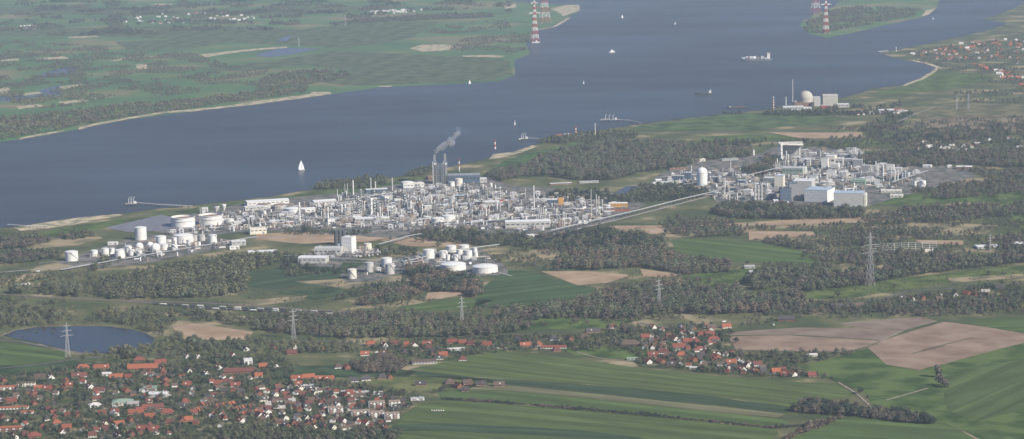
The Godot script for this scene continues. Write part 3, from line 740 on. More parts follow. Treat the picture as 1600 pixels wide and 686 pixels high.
func sphere_tank(u: float, v: float, w: float, label: String):
	var p := spot(u, v)
	var r := w * mpp(p) * 0.5
	p.z -= r
	var o := thing("sphere_tank", label, "tank", p, 0.3, "sphere tanks of the works")
	var st := mb()
	var pr := []
	for i in 13:
		var a := -PI / 2 + PI * i / 12.0
		pr.append(Vector2(maxf(0.0, cos(a) * r), r * 1.25 + sin(a) * r))
	lathe(st, pr, 24)
	part("ball", st.commit(), M.white, o)
	for i in 8:
		var a := TAU * i / 8.0
		part("leg", cyl(0.45, r * 1.25, 8), M.white, o, Vector3(cos(a) * r * 0.97, 0, sin(a) * r * 0.97))
	var s2 := mb()
	bar(s2, Vector3(r * 1.6, 0, 0), Vector3(0, r * 2.25, 0), 0.8)
	part("stair", s2.commit(), M.pale, o)
func hall(u: float, v: float, w: float, h: float, d: float, wall: String, roof: String, label: String, turn := 0.0, pitch := 0.16, n := "industrial_hall", windows := true):
	var p := spot(u, v)
	var k := mpp(p)
	var ww := w * k
	var hh := h * k
	var o: Node3D
	p.z -= d * 0.5 * cos(turn)
	if label.begins_with("~"):
		o = placed(n, label.substr(1), "building", p, turn, "halls and sheds of the works")
	else:
		o = thing(n, label, "building", p, turn, "halls and sheds of the works")
	if pitch > 0.0:
		var e := hh - d * 0.5 * pitch
		part("wall", gable_wall(ww, d, e, hh - 0.15), M[wall], o)
		part("roof", gable_roof(ww, d, e, hh - 0.15, 0.4), M[roof], o)
		hh = e
	else:
		part("wall", boxm(Vector3(ww, hh, d)), M[wall], o)
		var st := mb()
		box(st, Vector3(0, hh + 0.35, 0), Vector3(ww + 0.5, 0.7, d + 0.5))
		part("roof", st.commit(), M[roof], o)
		part("roof_vent", boxm(Vector3(3, 1.6, 3)), M.steel, o, Vector3(ww * 0.2, hh + 0.7, -d * 0.1))
		part("roof_vent", boxm(Vector3(4, 1.2, 2.5)), M.pale, o, Vector3(-ww * 0.25, hh + 0.7, d * 0.1))
	if windows:
		var c := clampi(int(ww / 9.0), 2, 9)
		for i in c:
			part("window", boxm(Vector3(ww / c * 0.62, maxf(1.0, hh * 0.16), 0.3)), M.glass, o, Vector3((i + 0.5 - c * 0.5) * ww / c, hh * 0.55, d * 0.5))
		part("gate", boxm(Vector3(4.5, minf(5.0, hh * 0.6), 0.3)), M.steel, o, Vector3(ww * 0.3, 0, d * 0.5 + 0.1))
		part("gate", boxm(Vector3(0.3, minf(5.0, hh * 0.6), 4.5)), M.steel, o, Vector3(ww * 0.5, 0, 0))
	return o
func end_bay(o: Node3D, u: float, w: float, h: float, d: float, look: String):   # a bay of another colour at one end of a hall
	var k := mpp(o.position)
	var x := (spot(u, 343.0).x / -spot(u, 343.0).z - o.position.x / -o.position.z) * -o.position.z / cos(o.rotation.y)
	part("end_bay", boxm(Vector3(w * k, h * k + 0.9, d + 0.9)), M[look], o, Vector3(x, 0, 0))
func chimney(u: float, v: float, w: float, h: float, look: String, label: String, bands := []):
	var p := spot(u, v)
	var k := mpp(p)
	var r := w * k * 0.5
	var hh := h * k
	var o := thing("chimney", label, "chimney", p) if not label.begins_with("~") else placed("chimney", label.substr(1), "chimney", p, 0.0, "chimneys and stacks of the works")
	if bands.is_empty():
		part("shaft", cyl(r, hh, 12, r * 0.85), M[look], o)
		for t in [0.4, 0.75]:
			var pf := mb()
			lathe(pf, [Vector2(r, hh * t), Vector2(r + 1.1, hh * t), Vector2(r + 1.1, hh * t + 0.5), Vector2(r, hh * t + 0.5)], 12)
			part("platform", pf.commit(), M.steel, o)
		part("rim", cyl(r * 0.95, 0.9, 12, r * 0.95), M.dark, o, Vector3(0, hh - 0.4, 0))
	else:
		for i in bands.size():
			part("band", cyl(r * (1.0 - 0.3 * i / bands.size()), hh / bands.size() + 0.01, 12, r * (1.0 - 0.3 * (i + 1) / bands.size())), M[bands[i]], o, Vector3(0, hh * i / bands.size(), 0))
		part("gallery", cyl(r * 1.2, 0.8, 12), M.dark, o, Vector3(0, hh * 0.86, 0))
	return o
func column(u: float, v: float, w: float, h: float, look: String, label: String):
	var p := spot(u, v)
	var k := mpp(p)
	var r := w * k * 0.5
	var hh := h * k
	var o := placed("process_column", label, "process column", p, rng.randf() * TAU, "process columns of the works")
	var st := mb()
	lathe(st, [Vector2(r * 1.25, 0), Vector2(r * 1.1, hh * 0.12), Vector2(r, hh * 0.13), Vector2(r, hh * 0.97), Vector2(r * 0.6, hh), Vector2(0, hh)], 14)
	part("shell", st.commit(), M[look], o)
	for t in [0.3, 0.55, 0.8]:
		var pf := mb()
		lathe(pf, [Vector2(r, hh * t), Vector2(r + 1.2, hh * t), Vector2(r + 1.2, hh * t + 0.4), Vector2(r, hh * t + 0.4)], 10)
		part("platform", pf.commit(), M.steel, o)
	var pp := mb()
	tube(pp, Vector3(r + 0.5, 0, 0), Vector3(r + 0.5, hh * 0.95, 0), 0.35, 6)
	part("downpipe", pp.commit(), M.pale, o)
# an open steel frame on several floors with vessels, drums, columns and pipes
func process_unit(p: Vector3, turn: float, kind: int, look: String, scl := 1.0):
	const LOOKS := ["open steel process frame with slim columns", "low rack of drums and pipes", "stepped frame with a tall reactor", "row of small vertical vessels", "tight cluster of pale columns", "pipe rack junction with an elevated cooler"]
	var tint: String = {"steel": "grey", "pale": "pale", "rust": "rust-brown", "dark": "dark", "white": "white", "blue": "blue-grey"}[look]
	var o := placed("process_unit", tint + " " + LOOKS[kind], "process plant", p, turn, "process units of the works")
	o.scale = Vector3(scl * 1.2, scl * 0.8, scl * 1.2)
	var key := "unit%d" % kind
	if not cache.has(key):
		cache[key] = _unit_parts(kind)
	for q in cache[key]:
		part(q[0], q[1], M[look] if q[2] == "" else M[q[2]], o)
func _frame(st: SurfaceTool, w: float, d: float, floors: int, fh: float, nx: int, at := Vector3.ZERO):
	for i in nx + 1:
		for s in [-0.5, 0.5]:
			var x := w * (float(i) / nx - 0.5)
			bar(st, at + Vector3(x, 0, d * s), at + Vector3(x, floors * fh, d * s), 0.55)
	for f in floors:
		var y := fh * (f + 1)
		for s in [-0.5, 0.5]:
			bar(st, at + Vector3(-w / 2, y, d * s), at + Vector3(w / 2, y, d * s), 0.5)
		for i in nx + 1:
			var x := w * (float(i) / nx - 0.5)
			bar(st, at + Vector3(x, y, -d / 2), at + Vector3(x, y, d / 2), 0.45)
		bar(st, at + Vector3(-w / 2, y - fh, d / 2), at + Vector3(-w / 2 + w / nx, y, d / 2), 0.3)
		bar(st, at + Vector3(w / 2, y - fh, d / 2), at + Vector3(w / 2 - w / nx, y, d / 2), 0.3)
func _vessel(r: float, h: float, at: Vector3) -> Mesh:
	var st := mb()
	lathe(st, [Vector2(r, 0), Vector2(r, h * 0.9), Vector2(r * 0.7, h * 0.97), Vector2(0, h)], 12, at)
	return st.commit()
func _drum(a: Vector3, b: Vector3, r: float) -> Mesh:
	var st := mb()
	tube(st, a, b, r, 12)
	return st.commit()
func _unit_parts(kind: int) -> Array:
	var r := RandomNumberGenerator.new()
	r.seed = 60 + kind
	var out := []
	var st := mb()
	match kind:
		0:
			_frame(st, 20, 10, 4, 5, 3)
			for i in 4:
				out.append(["column", _vessel(r.randf_range(0.8, 1.5), r.randf_range(18, 34), Vector3(-8 + 5.2 * i, 0, r.randf_range(-8, -6))), ["white", "", "pale", ""][i]])
			for i in 4:
				out.append(["drum", _drum(Vector3(-9, 6.5 + 5 * (i % 3), -3 + 2 * i), Vector3(-1 + i, 6.5 + 5 * (i % 3), -3 + 2 * i), 1.2), ["white", "", "rust", "pale"][i]])
		1:
			_frame(st, 30, 8, 2, 4.5, 5)
			for i in 6:
				out.append(["drum", _drum(Vector3(-13 + 5 * i, 5.7, -3), Vector3(-13 + 5 * i, 5.7, 3), 1.1), ["white", "", "", "pale", "rust", ""][i]])
			for i in 5:
				out.append(["pipe", _drum(Vector3(-15, 9.5, -3 + 1.4 * i), Vector3(15, 9.5, -3 + 1.4 * i), 0.4), ["pale", "", "white", "", "steel"][i]])
		2:
			_frame(st, 12, 12, 6, 5, 2)
			_frame(st, 12, 12, 3, 5, 2, Vector3(12.5, 0, 0))
			out.append(["reactor", _vessel(2.6, 33, Vector3(-1, 0, 0)), "white"])
			out.append(["tank", _vessel(2.2, 12, Vector3(12, 0, 0)), "pale"])
			for f in 3:
				var fl := mb()
				box(fl, Vector3(0, 10 * (f + 1) + 0.2, 0), Vector3(12.6, 0.3, 12.6))
				out.append(["floor_grating", fl.commit(), "dark"])
		3:
			_frame(st, 26, 5, 1, 5, 4)
			for i in 7:
				out.append(["vessel", _vessel(r.randf_range(1.2, 1.9), r.randf_range(8, 14), Vector3(-12 + 4 * i, 0, 6)), ["white", "", "white", "pale", "", "white", "rust"][i]])
			out.append(["pipe", _drum(Vector3(-13, 6, 0), Vector3(13, 6, 0), 0.7), "white"])
		4:
			_frame(st, 8, 8, 3, 6, 1)
			for i in 5:
				var a := TAU * i / 5.0
				out.append(["column", _vessel(r.randf_range(0.9, 1.6), r.randf_range(22, 40), Vector3(cos(a) * 5, 0, sin(a) * 5)), ["white", "pale", "", "white", ""][i]])
			for i in 3:
				out.append(["pipe", _drum(Vector3(-5, 12 + 6 * i, 4), Vector3(6, 12 + 6 * i, 4), 0.45), "pale"])
		5:
			_frame(st, 24, 9, 2, 5, 4)
			_frame(st, 9, 24, 2, 5, 4, Vector3(4, 0, 0))
			var bx := mb()
			box(bx, Vector3(-4, 11.6, 0), Vector3(14, 2.4, 8))
			out.append(["cooler", bx.commit(), "pale"])
			for i in 4:
				out.append(["pipe", _drum(Vector3(-12, 5.6, -3 + 2 * i), Vector3(12, 5.6, -3 + 2 * i), 0.5), ["white", "", "rust", "pale"][i]])
				out.append(["pipe", _drum(Vector3(1 + 2 * i, 10.6, -12), Vector3(1 + 2 * i, 10.6, 12), 0.45), ["", "white", "", "pale"][i]])
	out.append(["frame", st.commit(), ""])
	return out
func pipe_bridge(pts: Array, label: String, w := 7.0, h := 7.0, n := "pipe_bridge"):
	var o := thing(n, label, "pipe bridge", spot(pts[0], pts[1]))
	for k in range(0, pts.size() - 2, 2):
		var a := spot(pts[k], pts[k + 1]) - o.position
		var b := spot(pts[k + 2], pts[k + 3]) - o.position
		var d := (b - a).normalized()
		var s := d.cross(Vector3.UP)
		var c := maxi(2, int(a.distance_to(b) / 18.0))
		for i in c:
			var q := a.lerp(b, (i + 0.5) / c)
			var st := mb()
			for t in [-0.5, 0.5]:
				bar(st, q + s * w * t, q + s * w * t + Vector3(0, h, 0), 0.6)
			bar(st, q - s * w * 0.55 + Vector3(0, h, 0), q + s * w * 0.55 + Vector3(0, h, 0), 0.6)
			part("trestle", st.commit(), M.steel, o)
		for i in 5:
			var off := s * w * (i - 2) * 0.2 + Vector3(0, h + 0.8, 0)
			part("pipe", _drum(a + off, b + off, 0.4 if i % 2 else 0.55), [M.steel, M.pale, M.steel, M.pale, M.steel][i], o)
var taken := {}   # map cells of 40 m with the circles that filling must leave free
func is_free(p: Vector3, r: float) -> bool:
	var c := Vector2i(floori(p.x / 40.0), floori(p.z / 40.0))
	for i in range(-2, 3):
		for j in range(-2, 3):
			for k in taken.get(c + Vector2i(i, j), []):
				if Vector2(p.x - k.x, p.z - k.y).length() < r + k.z:
					return false
	return true
func hold(p: Vector3, r: float):
	var c := Vector2i(floori(p.x / 40.0), floori(p.z / 40.0))
	if not taken.has(c):
		taken[c] = []
	taken[c].append(Vector3(p.x, p.z, r))
func fill_units(pts: Array, count: int, looks: Array, kinds: Array, sd: int, smin := 0.7, smax := 1.15):
	var p := world_poly(pts)
	rng.seed = sd
	var lo := p[0]
	var hi := p[0]
	for q in p:
		lo = lo.min(q)
		hi = hi.max(q)
	var n := 0
	for t in count * 12:
		if n >= count:
			break
		var q := Vector2(rng.randf_range(lo.x, hi.x), rng.randf_range(lo.y, hi.y))
		var w := Vector3(q.x, 0, q.y)
		if Geometry2D.is_point_in_polygon(q, p) and is_free(w, 7.0):
			hold(w, 6.5)
			process_unit(w, [0.3, 0.3 + PI / 2, 0.3 + PI][rng.randi() % 3], kinds[rng.randi() % kinds.size()], looks[rng.randi() % looks.size()], rng.randf_range(smin, smax))
			n += 1
func clutter(n: String, label: String, polys: Array, count: int, sd: int):   # small plant that nobody could count
	rng.seed = sd
	var o := Node3D.new()
	o.name = numbered(n)
	add_child(o)
	o.set_meta("kind", "stuff")
	o.set_meta("label", label)
	o.set_meta("category", "pipework")
	var sets := [["skid", boxm(Vector3(6, 3, 4)), []], ["drum", _drum(Vector3(-4, 1.8, 0), Vector3(4, 1.8, 0), 1.3), []], ["vessel", _vessel(1.3, 7, Vector3.ZERO), []], ["pipe_run", _drum(Vector3(-11, 4.2, 0), Vector3(11, 4.2, 0), 0.55), []], ["shed", gable_roof(9, 7, 3, 4.4, 0.0), []]]
	var fr := mb()
	_frame(fr, 9, 6, 2, 4, 2)
	sets.append(["small_frame", fr.commit(), []])
	for i in count:
		var pl := world_poly(polys[i % polys.size()])
		var lo := pl[0]
		var hi := pl[0]
		for q in pl:
			lo = lo.min(q)
			hi = hi.max(q)
		var q := Vector2(rng.randf_range(lo.x, hi.x), rng.randf_range(lo.y, hi.y))
		# rows of plant stand along the works streets; the streets stay open
		var a := q.rotated(0.3)
		if fposmod(a.x, 88.0) < 11.0 or fposmod(a.y, 130.0) < 14.0 or not Geometry2D.is_point_in_polygon(q, pl):
			continue
		var s: Array = sets[[0, 1, 2, 3, 3, 4, 5, 5, 2][rng.randi() % 9]]
		s[2].append([Transform3D(Basis(Vector3.UP, 0.3 + PI / 2 * (rng.randi() % 2)).scaled(Vector3.ONE * rng.randf_range(0.6, 1.5)), Vector3(q.x, 0.3, q.y)), [grey(0.55), grey(0.68), grey(0.32), grey(0.2), Color(0.3, 0.23, 0.18), Color(0.22, 0.2, 0.18), grey(0.1), Color(0.5, 0.45, 0.38)][rng.randi() % 8]])
	for s in sets:
		var mm := MultiMesh.new()
		mm.transform_format = MultiMesh.TRANSFORM_3D
		mm.use_colors = true
		mm.mesh = s[1]
		mm.instance_count = s[2].size()
		for i in s[2].size():
			mm.set_instance_transform(i, s[2][i][0])
			mm.set_instance_color(i, s[2][i][1])
		var mi := MultiMeshInstance3D.new()
		mi.name = s[0]
		mi.multimesh = mm
		mi.material_override = M.tinted
		o.add_child(mi, true)
		mi.set_meta("kind", "stuff")
func works():
	M.turbine = tex(Color(0.56, 0.54, 0.48), T.wall, 23.0, 0.8)
	M.tinted = mat(grey(1.0), 0.6, 0.4)
	M.tinted.vertex_color_use_as_albedo = true
	for m in [["the twin blue-grey towers", 688, 286], ["the two open-topped round tanks", 305, 354], ["the white dome silo", 1097, 288], ["the white warehouse block", 1328, 322], ["the tall white tank", 219, 377], ["the three dark silos", 533, 382], ["the pair of broad white tanks", 735, 424], ["the long pale front hall", 825, 356], ["the red-ended hall", 766, 323], ["the tall slim mast", 924, 340], ["the orange-walled hall", 966, 323], ["the tall white columns", 1222, 250], ["the blue-black tower block", 1230, 314], ["the two white end tanks", 1437, 292], ["the pair of front chimneys", 490, 352], ["the long river-side hall", 416, 320], ["the twin white drums", 692, 350], ["the isolated left tank", 110, 408], ["the three grey columns", 1186, 312], ["the cream office block", 402, 366]]:
		mark(m[0], spot(m[1], m[2]))
	# tank farm on the left
	for t in [[110.5, 409, 20, 16], [146.5, 402, 11, 11], [164, 401, 11, 13], [186, 404, 16, 13.5], [175, 398, 9, 10], [200, 394.5, 11, 10], [205, 400, 10, 10], [217, 400.5, 9, 9], [219, 376, 18, 21], [251, 388, 16, 19], [256, 391.5, 12, 10], [264, 386, 9, 11], [272, 392, 10, 10], [272.5, 384, 7, 13], [287, 384, 5, 10], [295.5, 386, 9, 11], [305, 385, 6, 7], [311, 384, 5, 6], [332, 381.5, 13, 14.5]]:
		tank(t[0], t[1], t[2], t[3])
		hold(spot(t[0], t[1]), t[2])
	tank(285, 381, 31, 14, "white", "dome", "very broad white domed tank behind the small tanks of the left farm")
	tank(304, 377, 9, 9, "pale")
	tank(315, 377, 10, 10, "pale")
	sphere_tank(217, 394, 12.5, "white sphere tank on legs just before the tall white tank")
	sphere_tank(242, 398, 15, "white sphere tank on legs standing in front by the road")
	sphere_tank(234, 391, 11, "white sphere tank on legs half hidden behind the front sphere")
	tank(284, 356, 37, 15, "white", "open", "open-topped white tank with brown floating roof, the one on the left")
	tank(327, 353, 37, 15, "white", "open", "open-topped white tank with brown floating roof, the one on the right")
	hall(176, 383, 15, 4, 12, "white", "white", "small white flat hut behind the left tank row", 0.0, 0.0)
	# inverted cone silos
	for c in [[338, 335, "white cone-shaped elevated silo with a dark top behind the open tanks"], [350, 333, "slimmer white cone-shaped elevated silo beside the dark-topped one"]]:
		var p := spot(c[0], c[1])
		var o := thing("cone_silo", c[2], "silo", p)
		var st := mb()
		var w := 9.0 if c[0] == 338 else 6.0
		lathe(st, [Vector2(1.2, 6), Vector2(w, 19), Vector2(w, 22), Vector2(0, 22)], 18)
		part("hopper", st.commit(), M.white, o)
		if c[0] == 338:
			part("lid", cyl(w + 0.2, 1.6, 18), M.dark, o, Vector3(0, 21, 0))
		for i in 4:
			part("leg", cyl(0.4, 15, 6), M.pale, o, Vector3(cos(i * PI / 2) * w * 0.7, 0, sin(i * PI / 2) * w * 0.7))
	hall(320, 333, 9, 8, 12, "white", "white", "white block house behind the right-hand open tank", 0.0, 0.0)
	chimney(313.5, 351, 1.2, 28, "pale", "thin pale mast between the two open-topped tanks")
	for t in [[346, 347.5, 7.5, 6], [359, 350, 13, 8], [413, 337.5, 6, 8], [366, 355, 11, 4], [383, 340, 7, 4]]:
		tank(t[0], t[1], t[2], t[3])
	tank(413, 327, 19, 8, "pale", "brown")
	tank(438, 327, 21, 7, "pale", "brown")
	tank(457, 334, 27, 9, "white")
	hall(402, 366, 26, 9, 22, "cream", "cream", "cream office block with a band of windows at the works entrance", 0.25, 0.0)
	hall(416, 321, 66, 8, 36, "white", "white", "long white low hall along the river edge of the works", 0.3, 0.12)
	hall(396, 329, 30, 6, 20, "pale", "white", "~white roofed flat shed", 0.3, 0.0)
	hall(505, 322, 36, 9, 34, "pale", "white", "white roofed grey hall with a shaded side wall near the river", 0.35, 0.14)
	hall(480, 334, 22, 9, 22, "white", "white", "white gabled hall with a dark gate behind the left front chimney", 0.3, 0.2)
	hall(442, 339, 12, 4.5, 10, "white", "white", "~small white box building", 0.2, 0.0)
	hall(601, 314, 15, 8.5, 22, "white", "pale", "white ended hall standing over the process units", 0.9, 0.2)
	hall(581, 348, 52, 7.5, 30, "pale", "white", "long white hall at the front of the process area", 0.0, 0.1)
	hall(588, 301, 34, 5, 20, "blue", "white", "~dark sided hall with a white roof", 0.2, 0.0)
	end_bay(hall(766, 323, 40, 8.5, 26, "pale", "white", "pale hall with a red end wall", 0.0, 0.12), 784, 5, 8, 20, "red")
	hall(718, 312, 15, 6, 16, "dark", "sky_blue", "small dark shed with a pale blue roof", 0.0, 0.0)
	hall(727, 323, 34, 4, 18, "dark", "pale", "~low dark shed with grey roof", 0.0, 0.0)
	hall(824.5, 357, 70, 12, 34, "pale", "white", "very long pale front hall beside the pipe bridge", 0.02, 0.12)
	end_bay(hall(868, 321, 27, 9, 20, "blue", "white", "dark blue hall with an orange end section", 0.0, 0.0), 877, 8, 10, 21, "orange")
	hall(966, 324, 29, 7, 22, "orange", "cream", "low hall with orange walls and a cream roof", 0.0, 0.12)
	hall(964, 330, 40, 2.5, 8, "red", "rust", "long low red shed in front of the orange-walled hall", 0.0, 0.0, "industrial_hall", false)
	hall(885, 348, 16, 6, 16, "white", "white", "~small white box building", 0.0, 0.0)
	hall(783, 338, 24, 4, 14, "pale", "pale", "~low grey shed", 0.1, 0.12)
	hall(645, 294, 33, 7, 30, "white", "cream", "broad white hall with cream roof before the twin towers", 0.2, 0.0)
	tank(636, 294, 19, 10)
	tank(717, 291, 12, 12, "cream")
	tank(706, 292, 9, 8)
	hall(725, 287, 50, 13, 40, "blue", "steel", "broad blue-grey process building beside the twin towers", 0.0, 0.0)
	hall(752, 286, 16, 7, 18, "pale", "white", "~small white box building", 0.2, 0.0)
	hall(702, 334, 9, 6, 10, "sky_blue", "sky_blue", "small bright blue unit before the twin towers", 0.0, 0.0, "blue_cabin", false)
	tank(684, 350, 20, 9.5)
	tank(701, 347.5, 21, 11)
	hall(832, 375, 18, 8, 14, "white", "white", "small white gatehouse by the pipe bridge", 0.5, 0.0)
	hall(680, 281, 26, 4, 40, "rust", "rust", "~low brown shed", 0.2, 0.0)
	hall(920, 286, 30, 3, 12, "pale", "pale", "grey shed among the trees by the dock basin", 0.15, 0.15)
	hall(876, 289, 34, 3, 12, "rust", "white", "long low white-roofed shed by the river bank wood", 0.15, 0.1)
	# silo building in the front centre
	end_bay(hall(545, 396, 17, 25, 26, "white", "white", "tall white block building with stepped top", -0.35, 0.0, "industrial_hall", false), 534, 10, 14, 22, "white")
	hall(513, 400, 42, 13, 34, "pale", "pale", "grey ribbed long hall joined to the white block", -0.1, 0.12)
	hall(489, 412, 44, 10, 34, "pale", "white", "white roofed hall standing alone beside the green field", -0.15, 0.08)
	for s in [[525, 383], [531, 382.5], [537, 382]]:
		tank(s[0], s[1], 5.8, 22, "dark")
	tank(574.5, 392, 12, 11.5, "cream")
	tank(562, 392, 5, 6)
	tank(577, 426, 13.5, 16, "pale")
	tank(604, 418, 16.5, 15)
	tank(609, 429, 14.5, 17, "pale")
	tank(550, 436.5, 14, 16, "cream")
	tank(632, 420, 8, 11, "steel")
	tank(641, 417, 6, 9, "steel")
	for t in [[670, 406, 17.5, 16], [693, 404, 13, 12], [705, 395, 16, 11], [725, 393, 16, 10], [718, 400, 10, 10], [732, 405, 12, 13.5], [742, 396, 8, 9], [743.5, 402, 7, 7.5], [700, 407.5, 7, 9.5], [712, 408, 8, 10]]:
		tank(t[0], t[1], t[2], t[3])
		hold(spot(t[0], t[1]), t[2])
	tank(708, 424, 40, 12, "white", "dome", "broad white tank partly behind the bare brown wood")
	tank(758, 428, 40, 12.5, "white", "dome", "broad white tank standing alone at the edge of the field")
	# twin towers
	var tp := spot(688, 287)
	var k := mpp(tp)
	var o := thing("twin_tower_plant", "twin blue-grey lattice towers with derricks and a steel block between", "process plant", tp)
	var st := mb()
	for f in 9:
		for i in 4:
			bar(st, Vector3(-6 * k + i * 4 * k, f * 6, 9), Vector3(-6 * k + i * 4 * k, f * 6 + 6, 9), 1.0)
		bar(st, Vector3(-6 * k, f * 6 + 6, 9), Vector3(6 * k, f * 6 + 6, 9), 1.0)
		bar(st, Vector3(-6 * k, f * 6, 9), Vector3(-2 * k, f * 6 + 6, 9), 0.6)
		bar(st, Vector3(6 * k, f * 6, 9), Vector3(2 * k, f * 6 + 6, 9), 0.6)
	part("steel_block", st.commit(), M.steel, o)
	part("block_core", boxm(Vector3(10 * k, 40, 9)), M.blue, o, Vector3(0, 0, -3))
	for s in [-1.0, 1.0]:
		var x: float = s * 8.2 * k
		var fr := mb()
		_frame(fr, 11, 14, 10, 5.8, 2, Vector3(x, 0, 0))
		part("tower_frame", fr.commit(), M.steel, o)
		part("tower_vessel", _vessel(3.4, 52, Vector3(x, 0, 0)), M.steel, o)
		part("riser_pipe", _drum(Vector3(x - 4.6, 0, 7.6), Vector3(x - 4.6, 60, 7.6), 0.9), M.white, o)
		var dr := mb()
		_frame(dr, 5, 5, 4, 5, 1, Vector3(x, 58, 0))
		part("derrick", dr.commit(), M.pale, o)
		part("flue", cyl(1.3, 22, 10), M.pale, o, Vector3(x, 58, 0))
		part("lift_house", boxm(Vector3(6, 4, 5)), M.white, o, Vector3(x + 2, 52, 7))
	# smoke from the left flue, drifting downwind
	var sp := Node3D.new()
	sp.name = "smoke_plume"
	add_child(sp)
	sp.position = tp + Vector3(-8.2 * k, 82, 0)
	sp.set_meta("label", "white smoke plume drifting from the blue-grey twin towers")
	sp.set_meta("category", "smoke")
	rng.seed = 12
	for q in [[1.5, 2, 2.2, 1.3, .085], [4, 4.5, 3.0, 1.9, .075], [7, 7, 3.6, 2.4, .06], [10.5, 9, 4.2, 2.8, .05], [14, 11, 4.6, 2.9, .045], [18, 12.5, 5.0, 3.0, .04], [22, 14.5, 5.2, 3.2, .036], [26, 17.5, 4.6, 3.6, .03], [29, 16.0, 4.2, 3.2, .034], [24, 20, 3.2, 2.6, .028], [32, 25.5, 4.0, 3.0, .024], [35, 29, 4.2, 3.2, .024], [38.5, 31, 3.4, 2.8, .02], [36.5, 36, 2.0, 3.0, .012], [37.2, 41, 1.6, 2.6, .007]]:
		for j in 2:
			var fv := FogVolume.new()
			fv.name = "smoke_puff"
			fv.shape = RenderingServer.FOG_VOLUME_SHAPE_ELLIPSOID
			var fm := FogMaterial.new()
			fm.density = q[4] * 1.1
			fm.albedo = Color(1, 1, 1)
			fv.material = fm
			fv.size = Vector3(q[2] * 2.0, q[3] * 2.0, q[2] * 1.7) * k * rng.randf_range(0.9, 1.5)
			sp.add_child(fv, true)
			fv.position = Vector3(q[0] * k, q[1] * k, 0) + Vector3(rng.randfn(), rng.randfn(), rng.randfn()) * 2.2
			fv.rotation.z = 0.6 + rng.randf_range(-0.4, 0.4)
	# stacks and columns of the main works
	chimney(468.5, 350, 3, 35, "white", "taller white chimney at the front of the works, the one on the left")
	chimney(513, 354, 2.8, 32, "white", "white chimney at the front of the works, the one on the right")
	chimney(834.5, 325, 2, 36, "white", "tall white flare stack behind the long pale front hall")
	chimney(821, 313, 1.5, 19, "pale", "shorter pale flare stack beside the tall white flare stack")
	chimney(924, 341, 1.5, 46, "pale", "very tall slim grey mast beside a steel tower frame")
	chimney(930, 213, 1.3, 21, "white", "slim pale mast standing on the river bank by the wood")
	for c in [[539, 302, 1.2, 15], [543, 303, 1.4, 17], [552, 305, 2.4, 24], [579.5, 297, 2.4, 20], [586.5, 295, 2, 12], [613, 298, 2.5, 21], [685.5, 322, 1.8, 25], [697, 309, 1.5, 15], [707.5, 311, 1.8, 13], [718.5, 304, 1.6, 13], [795, 331, 1.3, 21], [527, 307, 1.8, 12], [663, 318, 1.6, 20], [655, 322, 1.4, 18], [1141.5, 272, 2, 22], [1132.5, 293, 2.0, 16], [1080.5, 274, 1.5, 16], [1350, 268, 1.6, 14]]:
		chimney(c[0], c[1], c[2], c[3], "white" if int(c[0]) % 2 == 0 else "pale", "~slim %s stack with platforms" % ("white" if int(c[0]) % 2 == 0 else "pale"))
		hold(spot(c[0], c[1]), 5.0)
	for c in [[498, 331, 3, 14], [534, 334, 4, 15], [539.5, 334, 4, 15], [566, 329, 2, 16], [569.5, 329, 2, 14], [580.5, 336, 4, 27], [594, 337, 3, 14], [606, 340, 2.5, 12], [627, 340, 2.4, 12], [646, 338, 3, 12], [660, 334, 2, 15], [674, 322, 2, 16], [1220.5, 250, 4.4, 26], [1228.5, 251, 2.2, 15], [1231.5, 251, 2.2, 10], [1249, 247, 3, 18], [1152, 312, 2, 10], [1140, 313, 2, 10], [1380, 278, 2.6, 20], [1398, 284, 2.2, 20], [1403, 282, 2, 16]]:
		column(c[0], c[1], c[2], c[3], "white", "tall white process column" if c[3] > 14 else "short white process column")
		hold(spot(c[0], c[1]), 5.0)
	for c in [[1180, 313, 3.6, 24], [1185, 313, 3.6, 24], [1190, 313, 3.6, 24], [932, 336, 1.8, 33], [936, 336, 1.8, 30], [941, 335, 1.6, 24], [1237.5, 247, 3, 10], [506, 344, 2.4, 16], [1392, 280, 2, 18]]:
		column(c[0], c[1], c[2], c[3], "pale", "grey process column with platforms")
	# right-hand works
	o = thing("dome_silo", "large white silo with a rounded dome top", "silo", spot(1097, 289))
	var sk := mpp(o.position)
	st = mb()
	lathe(st, [Vector2(8.4 * sk, 0), Vector2(8.4 * sk, 19 * sk)], 28)
	part("shell", st.commit(), M.white, o)
	st = mb()
	var pr := [Vector2(8.4 * sk, 18.6 * sk), Vector2(8.9 * sk, 19 * sk), Vector2(8.9 * sk, 20 * sk), Vector2(8.3 * sk, 20.2 * sk)]
	for i in 8:
		var a := PI / 2 * (i + 1) / 8.0
		pr.append(Vector2(8.3 * sk * cos(a), 20.2 * sk + sin(a) * 7.6 * sk))
	lathe(st, pr, 28)
	part("dome", st.commit(), M.white, o)
	part("vent", cyl(1.4, 3, 10), M.pale, o, Vector3(0, 27.5 * sk, 0))
	end_bay(hall(1329, 323, 46, 21, 46, "pale", "sky_blue", "large plain warehouse block with a blue-edged roof and pale end wall", -0.2, 0.0, "warehouse", false), 1352, 3, 18, 40, "cream")
	hall(1283, 316, 37, 19, 60, "white", "sky_blue", "white production building with pale blue roof edge", -0.45, 0.0, "production_building", false)
	hall(1258, 305, 30, 22, 50, "pale", "white", "grey and white production building behind the dark tower block", -0.3, 0.0, "production_building", false)
	hall(1228, 315, 17, 21, 26, "blue", "dark", "dark blue-black windowless tower block", 0.0, 0.0, "tower_block", false)
	hall(1240, 314, 13, 27, 24, "steel", "blue", "blue-grey tower block behind the dark tower block", 0.0, 0.0, "tower_block", false)
	hall(1219, 294, 14, 19, 22, "cream", "sky_blue", "cream tower with a light blue crown", -0.3, 0.0, "tower_block", false)
